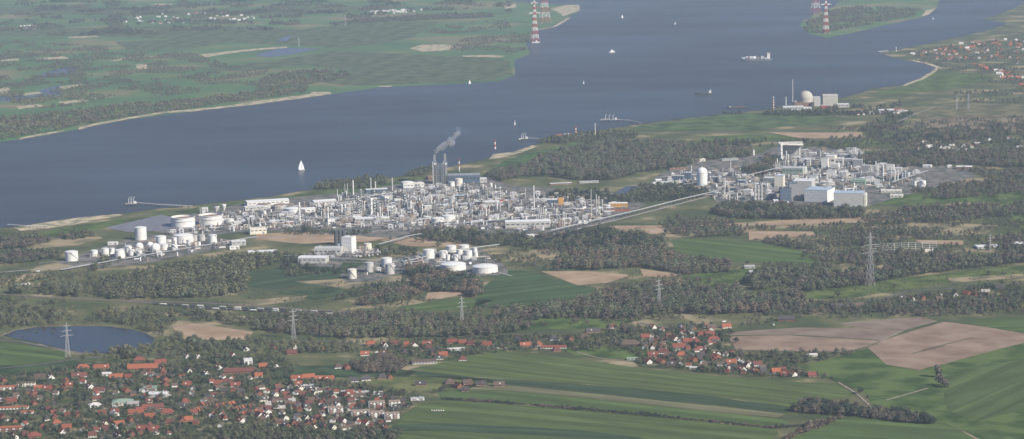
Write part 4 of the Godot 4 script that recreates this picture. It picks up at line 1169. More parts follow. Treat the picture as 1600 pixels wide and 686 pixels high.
	hall(1243, 287, 10, 12, 14, "cream", "white", "small cream tower with white roof behind the cream tower", -0.2, 0.0, "tower_block", false)
	hall(1205, 287, 20, 9, 22, "steel", "white", "~grey hall with a white roof", -0.3, 0.0)
	for b in [[1262, 260, 10, 11, "pale"], [1290, 264, 10, 16, "white"], [1341, 263, 14, 13, "steel"], [1322, 252, 18, 10, "steel"], [1355, 271, 13, 12, "steel"], [1300, 276, 14, 9, "white"], [1318, 277, 12, 8, "pale"], [1272, 285, 12, 9, "white"], [1290, 292, 14, 8, "pale"], [1360, 284, 10, 7, "white"], [1405, 271, 10, 8, "pale"], [1392, 266, 12, 8, "white"], [1271, 246, 10, 7, "pale"], [1255, 256, 8, 8, "white"], [1170, 305, 12, 8, "pale"], [1160, 290, 12, 8, "blue"], [1120, 285, 14, 8, "blue"], [1060, 284, 18, 9, "blue"], [1075, 282, 12, 12, "blue"], [1205, 312, 14, 9, "steel"]]:
		hall(b[0], b[1], b[2], b[3], 20, b[4], "pale" if b[4] != "pale" else "white", "~%s process block" % {"pale": "grey", "white": "white", "steel": "steel-grey", "blue": "dark blue"}[b[4]], -0.28, 0.0, "process_block", false)
	for b in [[372, 352, 16, 5, "pale"], [392, 345, 14, 4, "white"], [428, 349, 16, 4, "pale"], [452, 352, 12, 5, "rust"], [520, 347, 18, 5, "white"], [548, 327, 14, 8, "rust"], [556, 342, 12, 6, "white"], [610, 330, 14, 7, "pale"], [622, 318, 14, 7, "white"], [640, 326, 12, 8, "steel"], [650, 352, 18, 5, "white"], [668, 330, 12, 8, "pale"], [735, 334, 12, 4, "white"], [745, 350, 20, 4, "pale"], [770, 345, 16, 4, "white"], [810, 330, 14, 5, "steel"], [850, 344, 14, 4, "pale"], [905, 332, 14, 5, "rust"], [910, 350, 16, 4, "white"], [948, 336, 10, 5, "steel"]]:
		hall(b[0], b[1], b[2], b[3], 16, b[4], "white" if b[4] != "white" else "pale", "~%s process block" % {"pale": "grey", "white": "white", "steel": "steel-grey", "rust": "brown"}[b[4]], 0.3, 0.0, "process_block", false)
	end_bay(hall(1241, 272, 32, 9, 40, "greenish", "pale", "grey-green hall with a white end wall", -0.25, 0.0), 1257, 5, 9, 22, "white")
	hall(1343, 291, 22, 9, 40, "greenish", "greenish", "dark green flat hall behind the large warehouse", -0.2, 0.0)
	hall(1300, 262, 14, 18, 30, "cream", "white", "beige tall building with vertical ducts at the back", -0.3, 0.0)
	hall(1313, 262, 12, 14, 26, "pale", "cream", "beige block beside the tall beige building", -0.3, 0.0)
	hall(1329, 261, 16, 12, 26, "steel", "pale", "~grey hall with a pale roof", -0.3, 0.0)
	hall(1306, 266, 12, 10, 20, "white", "white", "~white block building", -0.3, 0.0)
	hall(1378, 262, 18, 6, 24, "white", "white", "~white block building", -0.2, 0.0)
	hall(1364, 259, 12, 6, 18, "white", "white", "~white block building", -0.2, 0.0)
	hall(1264, 250, 26, 2.4, 14, "pale", "pale", "~long low pale shed", 0.2, 0.0)
	hall(1374, 293, 10, 5, 12, "white", "white", "~small white box building", -0.2, 0.0)
	hall(1394, 301, 32, 3, 24, "cream", "cream", "~flat cream building", -0.15, 0.0)
	hall(1402, 309, 19, 3.6, 24, "cream", "cream", "~flat cream building", -0.25, 0.0)
	hall(1508, 265, 24, 5, 26, "rust", "white", "white roofed hall with a brown end at the right edge of the works", -0.2, 0.1)
	hall(1450, 262, 13, 4, 20, "white", "white", "~white block building", -0.3, 0.1)
	hall(1484, 262, 7, 3.5, 10, "white", "white", "~small white box building", 0.0, 0.0)
	hall(1042, 289, 44, 4, 16, "white", "white", "long low white building left of the dome silo", 0.1, 0.0)
	hall(1029, 285, 9, 5, 14, "white", "white", "small round-roofed white hall at the left end of the low building", 0.1, 0.3)
	hall(1134, 275, 8, 4, 12, "white", "white", "~small white box building", 0.0, 0.0)
	hall(1091, 253, 22, 4, 14, "cream", "cream", "~flat cream building", 0.25, 0.0)
	hall(1060, 266, 30, 3, 12, "rust", "rust", "~long low brown shed", 0.25, 0.0)
	hall(1132, 241, 12, 4.5, 14, "white", "white", "~small white box building", 0.1, 0.0)
	hall(1171, 241, 12, 2.5, 10, "white", "white", "~small white box building", 0.1, 0.0)
	hall(1178, 243, 2.5, 8, 5, "white", "white", "narrow white tower hut on the access road", 0.1, 0.0, "tower_hut", false)
	hall(1140, 251, 26, 3, 14, "pale", "greenish", "~long low pale shed", 0.2, 0.0)
	hall(1190, 430, 36, 5, 30, "pale", "pale", "grey flat farm hall among the trees", -0.05, 0.06)
	hall(1172, 420, 16, 4, 20, "pale", "pale", "~low grey shed", -0.05, 0.06)
	hall(1544, 389, 34, 4, 30, "pale", "white", "white roofed workshop right of the substation", 0.1, 0.06)
	hall(1595, 386, 26, 6, 30, "blue", "white", "dark workshop with white roof at the right edge", 0.1, 0.08)
	hall(409, 397, 44, 4, 26, "pale", "white", "low white roofed building beside the olive wood", 0.1, 0.05)
	hall(372, 384, 22, 7, 20, "pale", "white", "grey and white workshop by the railway crossing", 0.2, 0.0)
	hall(366, 390, 15, 5, 10, "white", "white", "~small white box building", 0.2, 0.0)
	for t in [[1442.5, 293, 10.5, 11], [1430, 293, 5, 9], [1419, 275, 7, 5], [1427, 273, 5, 5], [1411, 277, 6, 7], [1210, 250, 4, 6], [1214.5, 253, 2, 5], [1321, 298, 4, 4], [1327, 298, 4, 4], [1333, 298, 4, 4], [1164, 277, 5, 4], [1170, 277, 5, 4], [1176, 277, 5, 4], [767, 293, 5, 7], [750, 338, 4, 5], [781, 332, 4, 4], [774, 332, 4, 4], [749.5, 342, 5, 6], [822, 346, 2.5, 7], [853, 334, 3, 8], [820, 335, 2, 6], [635, 412, 6, 5]]:
		tank(t[0], t[1], t[2], t[3])
		hold(spot(t[0], t[1]), t[2])
	for d in [[1245, 297, 26], [1210, 286, 20]]:
		hold(spot(d[0], d[1]), d[2])
	# frame tower with a platform roof over the white columns
	o = thing("frame_tower", "pale steel tower frame bridging the tall white columns at the back", "process plant", spot(1236, 249))
	var kk := mpp(o.position)
	st = mb()
	_frame(st, 38 * kk, 22, 4, 6.4 * kk, 6, Vector3(0, 0, -14))
	part("frame", st.commit(), M.steel, o)
	part("top_deck", boxm(Vector3(38 * kk, 6 * kk, 20)), M.cream, o, Vector3(0, 20 * kk, -14))
	part("back_wall", boxm(Vector3(30 * kk, 20 * kk, 3)), M.pale, o, Vector3(2 * kk, 0, -24))
	part("duct", _drum(Vector3(-18 * kk, 24 * kk, 0), Vector3(19 * kk, 22 * kk, 0), 3.0), M.cream, o)
	# pipe bridges
	pipe_bridge([860, 366, 940, 347, 1000, 333, 1062, 317, 1122, 303, 1180, 291], "long grey pipe bridge linking the two works", 7.0, 8.0)
	pipe_bridge([780, 387, 700, 398, 640, 412], "pale pipe bridge running into the middle tank farm")
	pipe_bridge([95, 424, 180, 409, 250, 397, 330, 384, 400, 372], "white pipe run along the road below the left tank farm", 7.0, 3.0)
	pipe_bridge([445, 404, 560, 410, 640, 412], "grey pipe run passing the white roofed hall", 5.0, 6.0)
	pipe_bridge([590, 388, 640, 374, 700, 364], "pale pipe bridge from the silo block up to the works", 6.0, 8.0)
	pipe_bridge([1160, 284, 1190, 277, 1225, 268], "white conveyor bridge behind the grey columns", 6.0, 14.0)
	pipe_bridge([1290, 246, 1330, 240, 1345, 239], "pale pipe run along the back of the right-hand works", 6.0, 8.0)
	pipe_bridge([1330, 278, 1366, 276], "white elevated duct across the right-hand works", 7.0, 12.0)
	pipe_bridge([1394, 290, 1420, 282, 1450, 272], "white conveyor rising towards the right edge of the works", 5.0, 9.0)
	pipe_bridge([540, 318, 600, 309, 640, 302, 690, 298], "pipe rack across the back of the main works", 8.0, 9.0)
	pipe_bridge([400, 354, 470, 346, 540, 344, 640, 356], "pipe rack across the front of the main works", 8.0, 7.0)
	pipe_bridge([690, 356, 760, 350, 800, 346, 900, 338], "pipe rack through the eastern main works", 8.0, 7.0)
	for p in [[416, 318, 30], [400, 318, 25], [432, 318, 25], [402, 364, 20], [505, 318, 30], [457, 331, 24], [480, 331, 16], [581, 344, 22], [565, 344, 20], [597, 344, 20], [601, 311, 16], [766, 320, 18], [752, 320, 16], [780, 320, 16], [824, 352, 20], [805, 352, 20], [845, 352, 20], [868, 318, 20], [966, 321, 24], [684, 346, 20], [701, 344, 20], [688, 285, 30], [725, 283, 44], [645, 291, 30], [636, 291, 20], [413, 324, 20], [438, 324, 20], [588, 298, 26], [1097, 285, 20], [1042, 287, 30], [1329, 318, 44], [1283, 311, 40], [1258, 300, 32], [1228, 311, 20], [1241, 268, 34], [1343, 287, 30], [1300, 258, 24], [1219, 291, 16], [1236, 246, 36], [1313, 259, 16], [1329, 258, 18], [885, 345, 14]]:
		hold(spot(p[0], p[1]), p[2])
	var gl := ["steel", "pale", "steel", "rust", "pale", "dark", "white"]
	fill_units([480, 326, 540, 312, 620, 300, 680, 294, 760, 300, 800, 308, 790, 340, 700, 342, 640, 356, 560, 344, 500, 352], 135, gl, [0, 0, 2, 4, 1, 5, 3], 201, 0.45, 0.95)
	fill_units([370, 342, 480, 330, 500, 352, 440, 358, 390, 354], 18, gl, [1, 3, 5, 0], 202, 0.5, 0.8)
	fill_units([700, 350, 790, 338, 860, 330, 940, 324, 955, 340, 880, 356, 800, 348], 34, gl, [1, 3, 5, 0, 4], 203, 0.5, 0.85)
	fill_units([330, 348, 380, 338, 400, 346, 360, 362, 330, 360], 12, gl, [1, 3], 204, 0.4, 0.7)
	fill_units([1040, 284, 1090, 276, 1160, 270, 1180, 290, 1130, 318, 1110, 300, 1080, 290], 26, ["steel", "blue", "dark", "pale"], [0, 1, 3, 5], 205, 0.6, 1.0)
	fill_units([1190, 300, 1210, 262, 1280, 240, 1345, 240, 1370, 262, 1430, 280, 1400, 292, 1350, 280, 1290, 300, 1250, 290], 58, ["steel", "pale", "white", "blue", "pale"], [0, 2, 4, 5, 3], 206, 0.45, 0.9)
	fill_units([590, 415, 660, 402, 740, 396, 700, 412, 650, 420], 12, ["steel", "pale"], [1, 3], 207, 0.4, 0.7)
	clutter("plant_clutter", "dense small pipework, drums and skids of the main works", [[255, 366, 300, 360, 340, 338, 390, 326, 480, 318, 540, 312, 620, 300, 680, 292, 770, 292, 800, 304, 960, 312, 960, 340, 860, 362, 790, 362, 700, 358, 640, 362, 560, 356, 480, 362, 400, 356, 330, 368]], 5600, 301)
	clutter("plant_clutter", "dense small pipework, drums and skids of the right-hand works", [[1030, 290, 1040, 276, 1110, 268, 1190, 256, 1215, 240, 1290, 234, 1345, 238, 1370, 258, 1450, 268, 1440, 288, 1390, 300, 1350, 300, 1290, 306, 1200, 322, 1120, 316]], 3200, 302)
	clutter("plant_clutter", "pipework between the storage tanks", [[120, 408, 230, 376, 340, 374, 380, 380, 330, 390, 230, 410], [560, 436, 600, 412, 660, 396, 750, 390, 770, 412, 700, 416, 640, 422], [480, 402, 500, 388, 600, 390, 590, 400, 530, 404]], 900, 303)
	# substation
	o = thing("substation", "open-air substation with rows of pale gantries among the trees", "substation", spot(1370, 392))
	for r in 4:
		for i in 9:
			var gs := mb()
			var q := spot(1370 + i * 11, 397 - r * 3.2 - i * 0.6) - o.position
			bar(gs, q + Vector3(-8, 0, 0), q + Vector3(-8, 8, 0), 0.6)
			bar(gs, q + Vector3(8, 0, 0), q + Vector3(8, 8, 0), 0.6)
			bar(gs, q + Vector3(-9, 8, 0), q + Vector3(9, 8, 0), 0.7)
			part("gantry", gs.commit(), M.pale, o)
	part("control_house", boxm(Vector3(20, 5, 10)), M.cream, o, spot(1452, 393) - o.position)
	# power station on the far bend
	var np := spot(1259, 168)
	var nk := mpp(np)
	o = thing("reactor_dome", "pale hemispherical reactor dome on the river bend", "building", np)
	st = mb()
	var dp := [Vector2(11 * nk, 0), Vector2(11 * nk, 8 * nk)]
	for i in 10:
		var a := -0.35 + (PI / 2 + 0.35) * (i + 1) / 10.0
		dp.append(Vector2(11.2 * nk * cos(a), 15 * nk + 11.2 * nk * sin(a)))
	lathe(st, dp, 32)
	part("dome", st.commit(), tex(Color(0.5, 0.48, 0.42), T.wall, 23.0, 0.8), o)
	part("base_building", boxm(Vector3(30 * nk, 9 * nk, 40)), M.rust, o, Vector3(-4 * nk, 0, 10))
	part("duct_tower", boxm(Vector3(4 * nk, 10 * nk, 8)), M.dark, o, Vector3(9 * nk, 0, 34))
	chimney(1238.5, 160, 1.7, 36, "pale", "tall pale chimney beside the reactor dome")
	hall(1299, 166, 23, 16, 60, "turbine", "turbine", "cream turbine hall right of the reactor dome", -0.1, 0.0, "industrial_hall", false)
	hall(1280, 166, 18, 13, 50, "pale", "pale", "grey machine hall between the dome and the cream hall", 0.0, 0.0, "industrial_hall", false)
	hall(1240, 173, 32, 6, 30, "pale", "white", "long grey low building in front of the reactor dome", 0.0, 0.0)
	hall(1318, 168, 18, 5, 30, "pale", "white", "flat white annex beside the cream turbine hall", 0.0, 0.0)
	hall(1289, 170, 12, 5, 20, "red", "pale", "small reddish building in front of the turbine hall", 0.0, 0.0)
	hall(1262, 172, 12, 4, 16, "white", "white", "small white building at the foot of the reactor dome", 0.0, 0.0)
	hall(1385, 174, 24, 3, 24, "white", "white", "white shed beyond the power station trees", 0.1, 0.1)
	hall(1403, 172, 16, 3, 20, "red", "rust", "reddish shed beside the white shed", 0.1, 0.1)
	chimney(1228, 165, 1.5, 14, "white", "small white stack left of the tall pale chimney")
	tank(1243, 165, 4, 7)
	chimney(1208.5, 173, 2.6, 22, "", "red and white banded leading light tower near the reactor dome", ["white", "red", "white", "red", "white", "red", "white", "red", "white", "red", "white"])
	chimney(773.5, 233, 2.8, 15, "", "red and white light tower standing off the sandy point", ["white", "red", "white", "red"])
	chimney(717.5, 268, 2.4, 20, "", "red and white light tower behind the twin blue-grey towers", ["pale", "white", "red", "white", "red"])
	chimney(899.5, 211, 3.2, 13, "", "red and white light tower by the river bank wood", ["white", "red", "white", "red", "white", "red"])
	chimney(1400, 80, 2.2, 8, "", "short black and white light tower on the far point", ["white", "dark", "white", "dark"])
	hall(887, 213, 11, 4, 14, "white", "white", "white house beside the banded light tower", 0.0, 0.3, "house")
	hall(909, 213, 8, 3, 12, "white", "white", "small white house right of the banded light tower", 0.0, 0.3, "house")
	hall(873, 216, 10, 6, 14, "brick", "roof1", "red house left of the banded light tower", 0.5, 0.6, "house")

# ---------- houses
var houses := 0
const ROOF := ["orange-tiled", "red-tiled", "dark red-tiled", "brown-roofed", "dark grey-roofed", "light grey-roofed", "green-roofed", "white-roofed"]
func house(p: Vector3, w: float, d: float, e: float, r: float, roof: int, wall: String, turn: float, hip := false, group := "village houses", looks := "") -> Node3D:
	if looks == "":
		looks = "%s %s house with %s walls" % [ROOF[roof], "hipped" if hip else "gabled", {"white": "white", "brick": "brick", "cream": "cream", "pale": "grey"}[wall]]
	var o := placed("house", looks, "house", p, turn, group)
	houses += 1
	hold(p, maxf(w, d) * 0.5)
	var q := "%.0f %.0f %.0f %.0f %s" % [w, d, e, r, hip]
	w = roundf(w); d = roundf(d); e = roundf(e); r = roundf(r)
	if not cache.has("hw" + q):
		cache["hw" + q] = gable_wall(w, d, e, r) if not hip else boxm(Vector3(w, e, d))
		cache["hr" + q] = gable_roof(w, d, e, r, 0.6, d * 0.5 if hip else 0.0)
	part("wall", cache["hw" + q], M[wall], o)
	var rf := part("roof", cache["hr" + q], M[("roof%d" if rng.randf() < 0.6 else "roofb%d") % roof], o)
	part("chimney", boxm(Vector3(0.9, 2.0, 0.9)), M.brick, rf, Vector3(w * rng.randf_range(-0.3, 0.3), r - 0.6, 0.4))
	if rng.randf() < 0.45 and not hip and w > 9.0:
		part("dormer", boxm(Vector3(2.6, 1.9, 2.4)), M.white if rng.randf() < 0.5 else M[wall], rf, Vector3(w * rng.randf_range(-0.25, 0.25), e + (r - e) * 0.25, d * 0.25))
	elif rng.randf() < 0.5:
		part("skylight", boxm(Vector3(1.3, 0.5, 1.2)), M.glass, rf, Vector3(w * 0.22, e + (r - e) * 0.5, d * 0.25))
	var n := clampi(int(w / 3.6), 2, 6)
	for i in n:
		var x := (i + 0.5 - n * 0.5) * w / n
		var wn: MeshInstance3D
		if i == n / 2:
			part("door", boxm(Vector3(1.2, 2.2, 0.2)), M.dark, o, Vector3(x, 0, d * 0.5))
		else:
			wn = part("window", boxm(Vector3(1.6, 1.4, 0.14)), M.glass, o, Vector3(x, 1.1, d * 0.5))
			part("frame", boxm(Vector3(1.9, 0.25, 0.22)), M.frame_white, wn, Vector3(0, -0.3, 0))
	for s in [-1.0, 1.0]:
		part("window", boxm(Vector3(0.14, 1.5, 1.8)), M.glass, o, Vector3(w * 0.5 * s, 1.2, d * 0.2))
		if not hip and r - e > 3.0:
			part("window", boxm(Vector3(0.14, 1.4, 1.4)), M.glass, o, Vector3(w * 0.5 * s, e + 0.3, 0))
	return o
func flats(u: float, v: float, w: float, label: String, look := "white", roof := "brown_roof", storeys := 3, turn := 0.15, depth := 11.0):
	var p := spot(u, v)
	var ww := w * mpp(p)
	p.z -= depth * 0.5
	hold(p, ww * 0.5)
	var h := storeys * 2.9
	var o := thing("apartment_block", label, "building", p, turn, "blocks of flats and long buildings")
	part("wall", boxm(Vector3(ww, h, depth)), M[look], o)
	part("roof", gable_roof(ww, depth, h, h + 1.6, 0.4), M[roof], o)
	var n := maxi(2, int(ww / 5.0))
	for f in storeys:
		for i in n:
			var x := (i + 0.5 - n * 0.5) * ww / n
			part("window", boxm(Vector3(ww / n * 0.42, 1.5, 0.16)), M.glass, o, Vector3(x - ww / n * 0.2, f * 2.9 + 0.9, depth * 0.5))
			if i % 2 == 0 and storeys > 1:
				part("balcony", boxm(Vector3(ww / n * 0.8, 1.1, 1.4)), M.brick if look == "white" else M.white, o, Vector3(x + ww / n * 0.3, f * 2.9 + 0.1, depth * 0.5 + 0.7))
	return o
func big_roof(u: float, v: float, w: float, depth: float, e: float, r: float, roof: int, wall: String, label: String, turn := 0.0, hip := false, n := "village_hall"):
	var p := spot(u, v)
	var ww := w * mpp(p)
	p.z -= depth * 0.5
	hold(p, ww * 0.5)
	var o := thing(n, label, "building", p, turn, "larger village buildings")
	part("wall", gable_wall(ww, depth, e, r) if not hip else boxm(Vector3(ww, e, depth)), M[wall], o)
	part("roof", gable_roof(ww, depth, e, r, 0.6, depth * 0.5 if hip else 0.0), M["roof%d" % roof], o)
	var c := clampi(int(ww / 5.0), 2, 9)
	for i in c:
		part("window", boxm(Vector3(ww / c * 0.5, e * 0.4, 0.2)), M.glass, o, Vector3((i + 0.5 - c * 0.5) * ww / c, e * 0.35, depth * 0.5))
	part("door", boxm(Vector3(0.2, minf(3.0, e * 0.7), 3.0)), M.dark, o, Vector3(ww * 0.5, 0, 0))
	return o
func village():
	for m in [["the orange-roofed school hall", 225, 578], ["the round pond", 130, 552], ["the green-roofed hall", 190, 634], ["the white flat-roofed centre", 246, 621], ["the staggered terrace rows", 355, 635], ["the long dark red roof", 373, 583], ["the white flats", 587, 652], ["the bare brown tree block", 600, 585], ["the row of orange bungalows", 490, 594], ["the brown flat farm hall", 662, 568], ["the hip-roofed large farmhouse", 984, 541], ["the large red house cluster", 1080, 536], ["the dark barn with orange end", 1313, 483], ["the ploughed field", 1380, 555], ["the long orange brick flats", 14, 674], ["the orange terrace strip", 25, 640], ["the village tree belt", 500, 676], ["the flat-roofed white row", 545, 614], ["the field-side village end", 1250, 588], ["the pink long row", 865, 544], ["the grey house pair", 562, 596], ["the eastern farm cottages", 1430, 470], ["the white office block", 387, 571], ["the village street bend", 205, 664], ["the pylon by the pond", 106, 557], ["the lower left street end", 60, 684], ["the brick gable row", 415, 655], ["the lone field trees", 1470, 600]]:
		mark(m[0], spot(m[1], m[2]))
	rng.seed = 77
	big_roof(222, 579, 46, 20, 4, 10, 0, "brick", "long orange-roofed school hall with a white gable", 0.05)
	big_roof(373, 584, 46, 14, 4, 9, 2, "brick", "long dark red roofed building at the upper end of the village", 0.1)
	big_roof(190, 634, 32, 24, 5, 9, 6, "cream", "sports hall with a pale green roof in the village centre", 0.1, true)
	big_roof(207, 635, 18, 16, 4, 7, 5, "cream", "cream annex hall right of the pale green roof", 0.1)
	big_roof(147, 637, 18, 14, 4, 7, 7, "white", "white roofed low building left of the pale green roof", 0.4, true)
	big_roof(164, 588, 18, 14, 4, 6, 7, "white", "white pyramid-roofed building beside the school", 0.0, true)
	big_roof(984, 541, 32, 18, 3.5, 10, 3, "brick", "large farmhouse with a wide brown hipped roof", -0.05, true, "farmhouse")
	big_roof(1313, 484, 28, 20, 5, 11, 4, "orange", "dark roofed barn with an orange brick end", 0.1, false, "barn")
	big_roof(1341, 481, 22, 14, 4, 9, 3, "brick", "brownish barn right of the dark roofed barn", 0.1, false, "barn")
	big_roof(1229, 502, 25, 16, 4, 9, 4, "brick", "low dark barn left of the ploughed fields", -0.1, false, "barn")
	big_roof(662, 569, 38, 22, 4, 6, 3, "pale", "brown flat roofed farm hall beside the open field", 0.15, false, "barn")
	big_roof(712, 548, 26, 10, 3, 4.5, 7, "white", "pale glasshouse among the red roofs", 0.15, false, "glasshouse")
	big_roof(988, 563, 16, 8, 3, 4.5, 6, "pale", "small green shed at the field edge", 0.0, false, "shed")
	big_roof(1268, 557, 18, 8, 3, 4.5, 7, "white", "white glasshouse beside the orchard scrub", 0.15, false, "glasshouse")
	big_roof(1086, 577, 16, 8, 3, 4, 7, "white", "long white garage at the front of the field village", -0.05, false, "garage")
	big_roof(865, 545, 40, 10, 3, 5.5, 1, "white", "long pinkish row building at the field edge", -0.05)
	hall(246, 622, 30, 6, 18, "pale", "white", "white flat-roofed centre building with a band of windows", -0.1, 0.0, "village_hall")
	hall(230, 612, 26, 4, 24, "pale", "greenish", "grey-green flat roofed market in the village centre", 0.1, 0.0, "village_hall")
	hall(387, 571, 13, 9, 14, "white", "white", "white office block at the upper edge of the village", 0.2, 0.0, "village_hall")
	flats(14, 674, 36, "long orange roofed brick flats at the lower left", "brick", "roof0", 2, 0.1)
	flats(20, 640, 46, "long orange terrace strip with white walls", "white", "roof0", 1, 0.06, 10.0)
	flats(40, 647, 22, "short orange terrace strip in front of the long one", "white", "roof0", 1, 0.06, 10.0)
	flats(12, 610, 28, "orange roofed flats at the left edge", "white", "roof0", 2, 0.1)
	flats(40, 604, 28, "brown roofed flats with light walls on the left", "cream", "roof3", 2, 0.12)
	flats(524, 646, 23, "white flats left of the other white blocks")
	flats(563, 651, 28, "white flats with brick balconies, second block from the left")
	flats(588, 637, 25, "white flats at the back of the white blocks")
	flats(588, 653, 24, "white flats in the middle of the front row")
	flats(612, 655, 23, "white flats at the right end of the front row")
	flats(616, 636, 17, "small pinkish flats behind the right end of the row", "cream")
	for f in [[503, 610], [543, 615], [566, 616], [587, 617], [652, 626], [480, 606]]:
		hall(f[0], f[1], 21, 3.2, 9, "white", "pale", "~white flat-roofed terrace", 0.12, 0.0, "terrace")
	# staggered terraces
	for rr in [[326, 634, 5], [350, 637, 6], [378, 642, 7], [312, 643, 4], [386, 650, 6]]:
		for i in rr[2]:
			var p := spot(rr[0] + i * 5.0 - rr[2] * 2.0, rr[1] - i * 0.9)
			house(p, 8, 9, 3, 6, 0 if rng.randf() < 0.5 else 3, "brick", 1.2, false, "staggered terrace houses", "orange-brown staggered terrace house")
	# houses seen one by one: u, v, width, roof, 1 = gable towards the viewer
	var list := [129, 577, 19, 0, 0, 158, 577, 27, 0, 0, 217, 565, 15, 1, 0, 250, 569, 17, 1, 0, 292, 560, 8, 1, 1, 309, 560, 8, 1, 1, 363, 558, 9, 0, 1, 341, 577, 12, 0, 1, 383, 548, 14, 4, 1, 181, 592, 20, 0, 0, 123, 590, 22, 2, 0, 62, 592, 17, 3, 0, 79, 592, 13, 3, 1, 60, 610, 14, 0, 0, 74, 610, 13, 1, 0, 97, 611, 17, 1, 1, 154, 613, 17, 2, 0, 140, 607, 12, 2, 1, 197, 613, 12, 0, 1, 212, 648, 24, 0, 0, 230, 640, 16, 1, 0, 246, 639, 17, 2, 0, 178, 650, 17, 5, 1, 15, 630, 20, 1, 0, 4, 655, 13, 1, 1, 67, 671, 13, 1, 0, 53, 684, 18, 1, 0, 88, 664, 12, 0, 0, 104, 671, 13, 0, 0, 97, 678, 12, 0, 1, 186, 666, 14, 0, 0, 203, 660, 10, 1, 1, 234, 654, 15, 0, 0, 261, 647, 19, 1, 0, 284, 660, 14, 1, 1, 294, 659, 12, 0, 0, 265, 664, 13, 2, 0, 222, 673, 16, 1, 0, 240, 674, 16, 1, 0, 185, 685, 16, 2, 1, 205, 682, 14, 2, 1, 376, 661, 13, 0, 1, 341, 602, 14, 1, 0, 368, 605, 14, 1, 0, 356, 600, 12, 2, 0, 258, 603, 12, 1, 1, 257, 595, 12, 3, 1, 292, 604, 12, 1, 0, 350, 614, 13, 4, 0, 375, 615, 14, 4, 0, 289, 631, 14, 1, 0, 579, 540, 14, 0, 0, 600, 542, 16, 1, 1, 617, 539, 14, 2, 0, 634, 541, 16, 0, 0, 646, 542, 12, 0, 1, 667, 540, 13, 1, 0, 706, 537, 16, 1, 0, 723, 538, 12, 1, 0, 737, 539, 17, 2, 0, 760, 541, 15, 1, 0, 570, 556, 13, 0, 0, 692, 557, 14, 0, 0, 723, 564, 12, 2, 0, 427, 546, 9, 2, 1, 459, 545, 10, 0, 1, 456, 554, 14, 2, 0, 502, 546, 11, 1, 1, 411, 575, 12, 0, 0, 431, 575, 8, 2, 1, 528, 576, 12, 3, 0, 542, 577, 11, 0, 1, 464, 594, 18, 0, 0, 482, 592, 18, 0, 0, 500, 595, 14, 0, 0, 514, 595, 14, 0, 0, 466, 603, 12, 0, 0, 404, 590, 11, 0, 0, 552, 597, 15, 4, 0, 571, 595, 13, 4, 0, 597, 592, 14, 4, 0, 608, 592, 9, 3, 1, 657, 603, 16, 4, 0, 703, 600, 13, 3, 0, 716, 606, 13, 2, 1, 730, 601, 14, 3, 0, 751, 603, 15, 4, 0, 780, 604, 16, 3, 0, 727, 612, 11, 4, 0, 539, 621, 10, 1, 1, 405, 652, 11, 2, 1, 415, 654, 11, 2, 1, 425, 655, 11, 2, 1, 408, 660, 12, 3, 0, 490, 661, 10, 0, 1, 501, 659, 9, 0, 1, 535, 661, 13, 2, 1, 601, 671, 8, 0, 1, 573, 664, 12, 0, 1, 821, 542, 16, 0, 0, 842, 541, 11, 0, 0, 809, 533, 11, 4, 0, 867, 532, 15, 4, 0, 890, 532, 10, 3, 1, 913, 530, 11, 3, 0, 870, 549, 12, 2, 0, 926, 520, 20, 4, 0, 1008, 529, 12, 1, 0, 1054, 532, 13, 1, 1, 1074, 536, 13, 1, 0, 1086, 536, 14, 1, 0, 1096, 525, 14, 1, 0, 1109, 525, 14, 1, 0, 1115, 533, 19, 1, 0, 1037, 553, 20, 2, 0, 1061, 544, 19, 1, 0, 1086, 542, 13, 4, 1, 1013, 568, 14, 0, 1, 1020, 557, 15, 1, 0, 1033, 568, 13, 0, 1, 1065, 557, 15, 0, 0, 1083, 565, 10, 0, 1, 1094, 560, 12, 4, 0, 1119, 560, 12, 0, 1, 1098, 576, 12, 3, 0, 1049, 572, 14, 4, 0, 1142, 569, 16, 0, 0, 1159, 580, 12, 0, 1, 1180, 582, 11, 0, 1, 1184, 572, 14, 2, 0, 1138, 578, 8, 0, 1, 1167, 574, 8, 1, 1, 1213, 583, 14, 0, 0, 1238, 588, 13, 0, 1, 1247, 584, 10, 0, 0, 1269, 589, 12, 1, 0, 1224, 588, 9, 1, 0, 1425, 470, 9, 0, 1, 1441, 468, 11, 3, 1, 1410, 468, 10, 4, 0, 1492, 463, 9, 3, 1, 1512, 461, 10, 0, 1, 1522, 462, 8, 0, 1, 1112, 514, 14, 3, 0, 1135, 513, 14, 0, 0, 958, 513, 14, 1, 0, 1020, 514, 9, 0, 1, 1066, 514, 9, 5, 1, 1083, 515, 9, 5, 1, 1285, 487, 9, 0, 1, 1540, 458, 12, 5, 0, 1562, 452, 12, 4, 0, 1468, 470, 10, 3, 0]
	for i in range(0, list.size(), 5):
		var p := spot(list[i], list[i + 1])
		var w: float = clampf(list[i + 2] * mpp(p) * 1.05, 8.5, 26.0)
		var d := clampf(w * 0.8, 8.0, 11.0)
		var gf: int = list[i + 4]
		if gf == 1:
			w = clampf(w, 8.0, 13.0)
		p.z -= 4.0
		house(p, w if gf == 0 else w * 1.2, d if gf == 0 else w * 0.85, 3.4, 8.4 if list[i + 3] != 5 else 7.0, list[i + 3], "white" if gf == 1 and rng.randf() < 0.4 else ["brick", "white", "brick", "brick"][rng.randi() % 4], (0.12 if gf == 0 else -1.15) + rng.randf_range(-0.15, 0.15), gf == 0 and rng.randf() < 0.25)
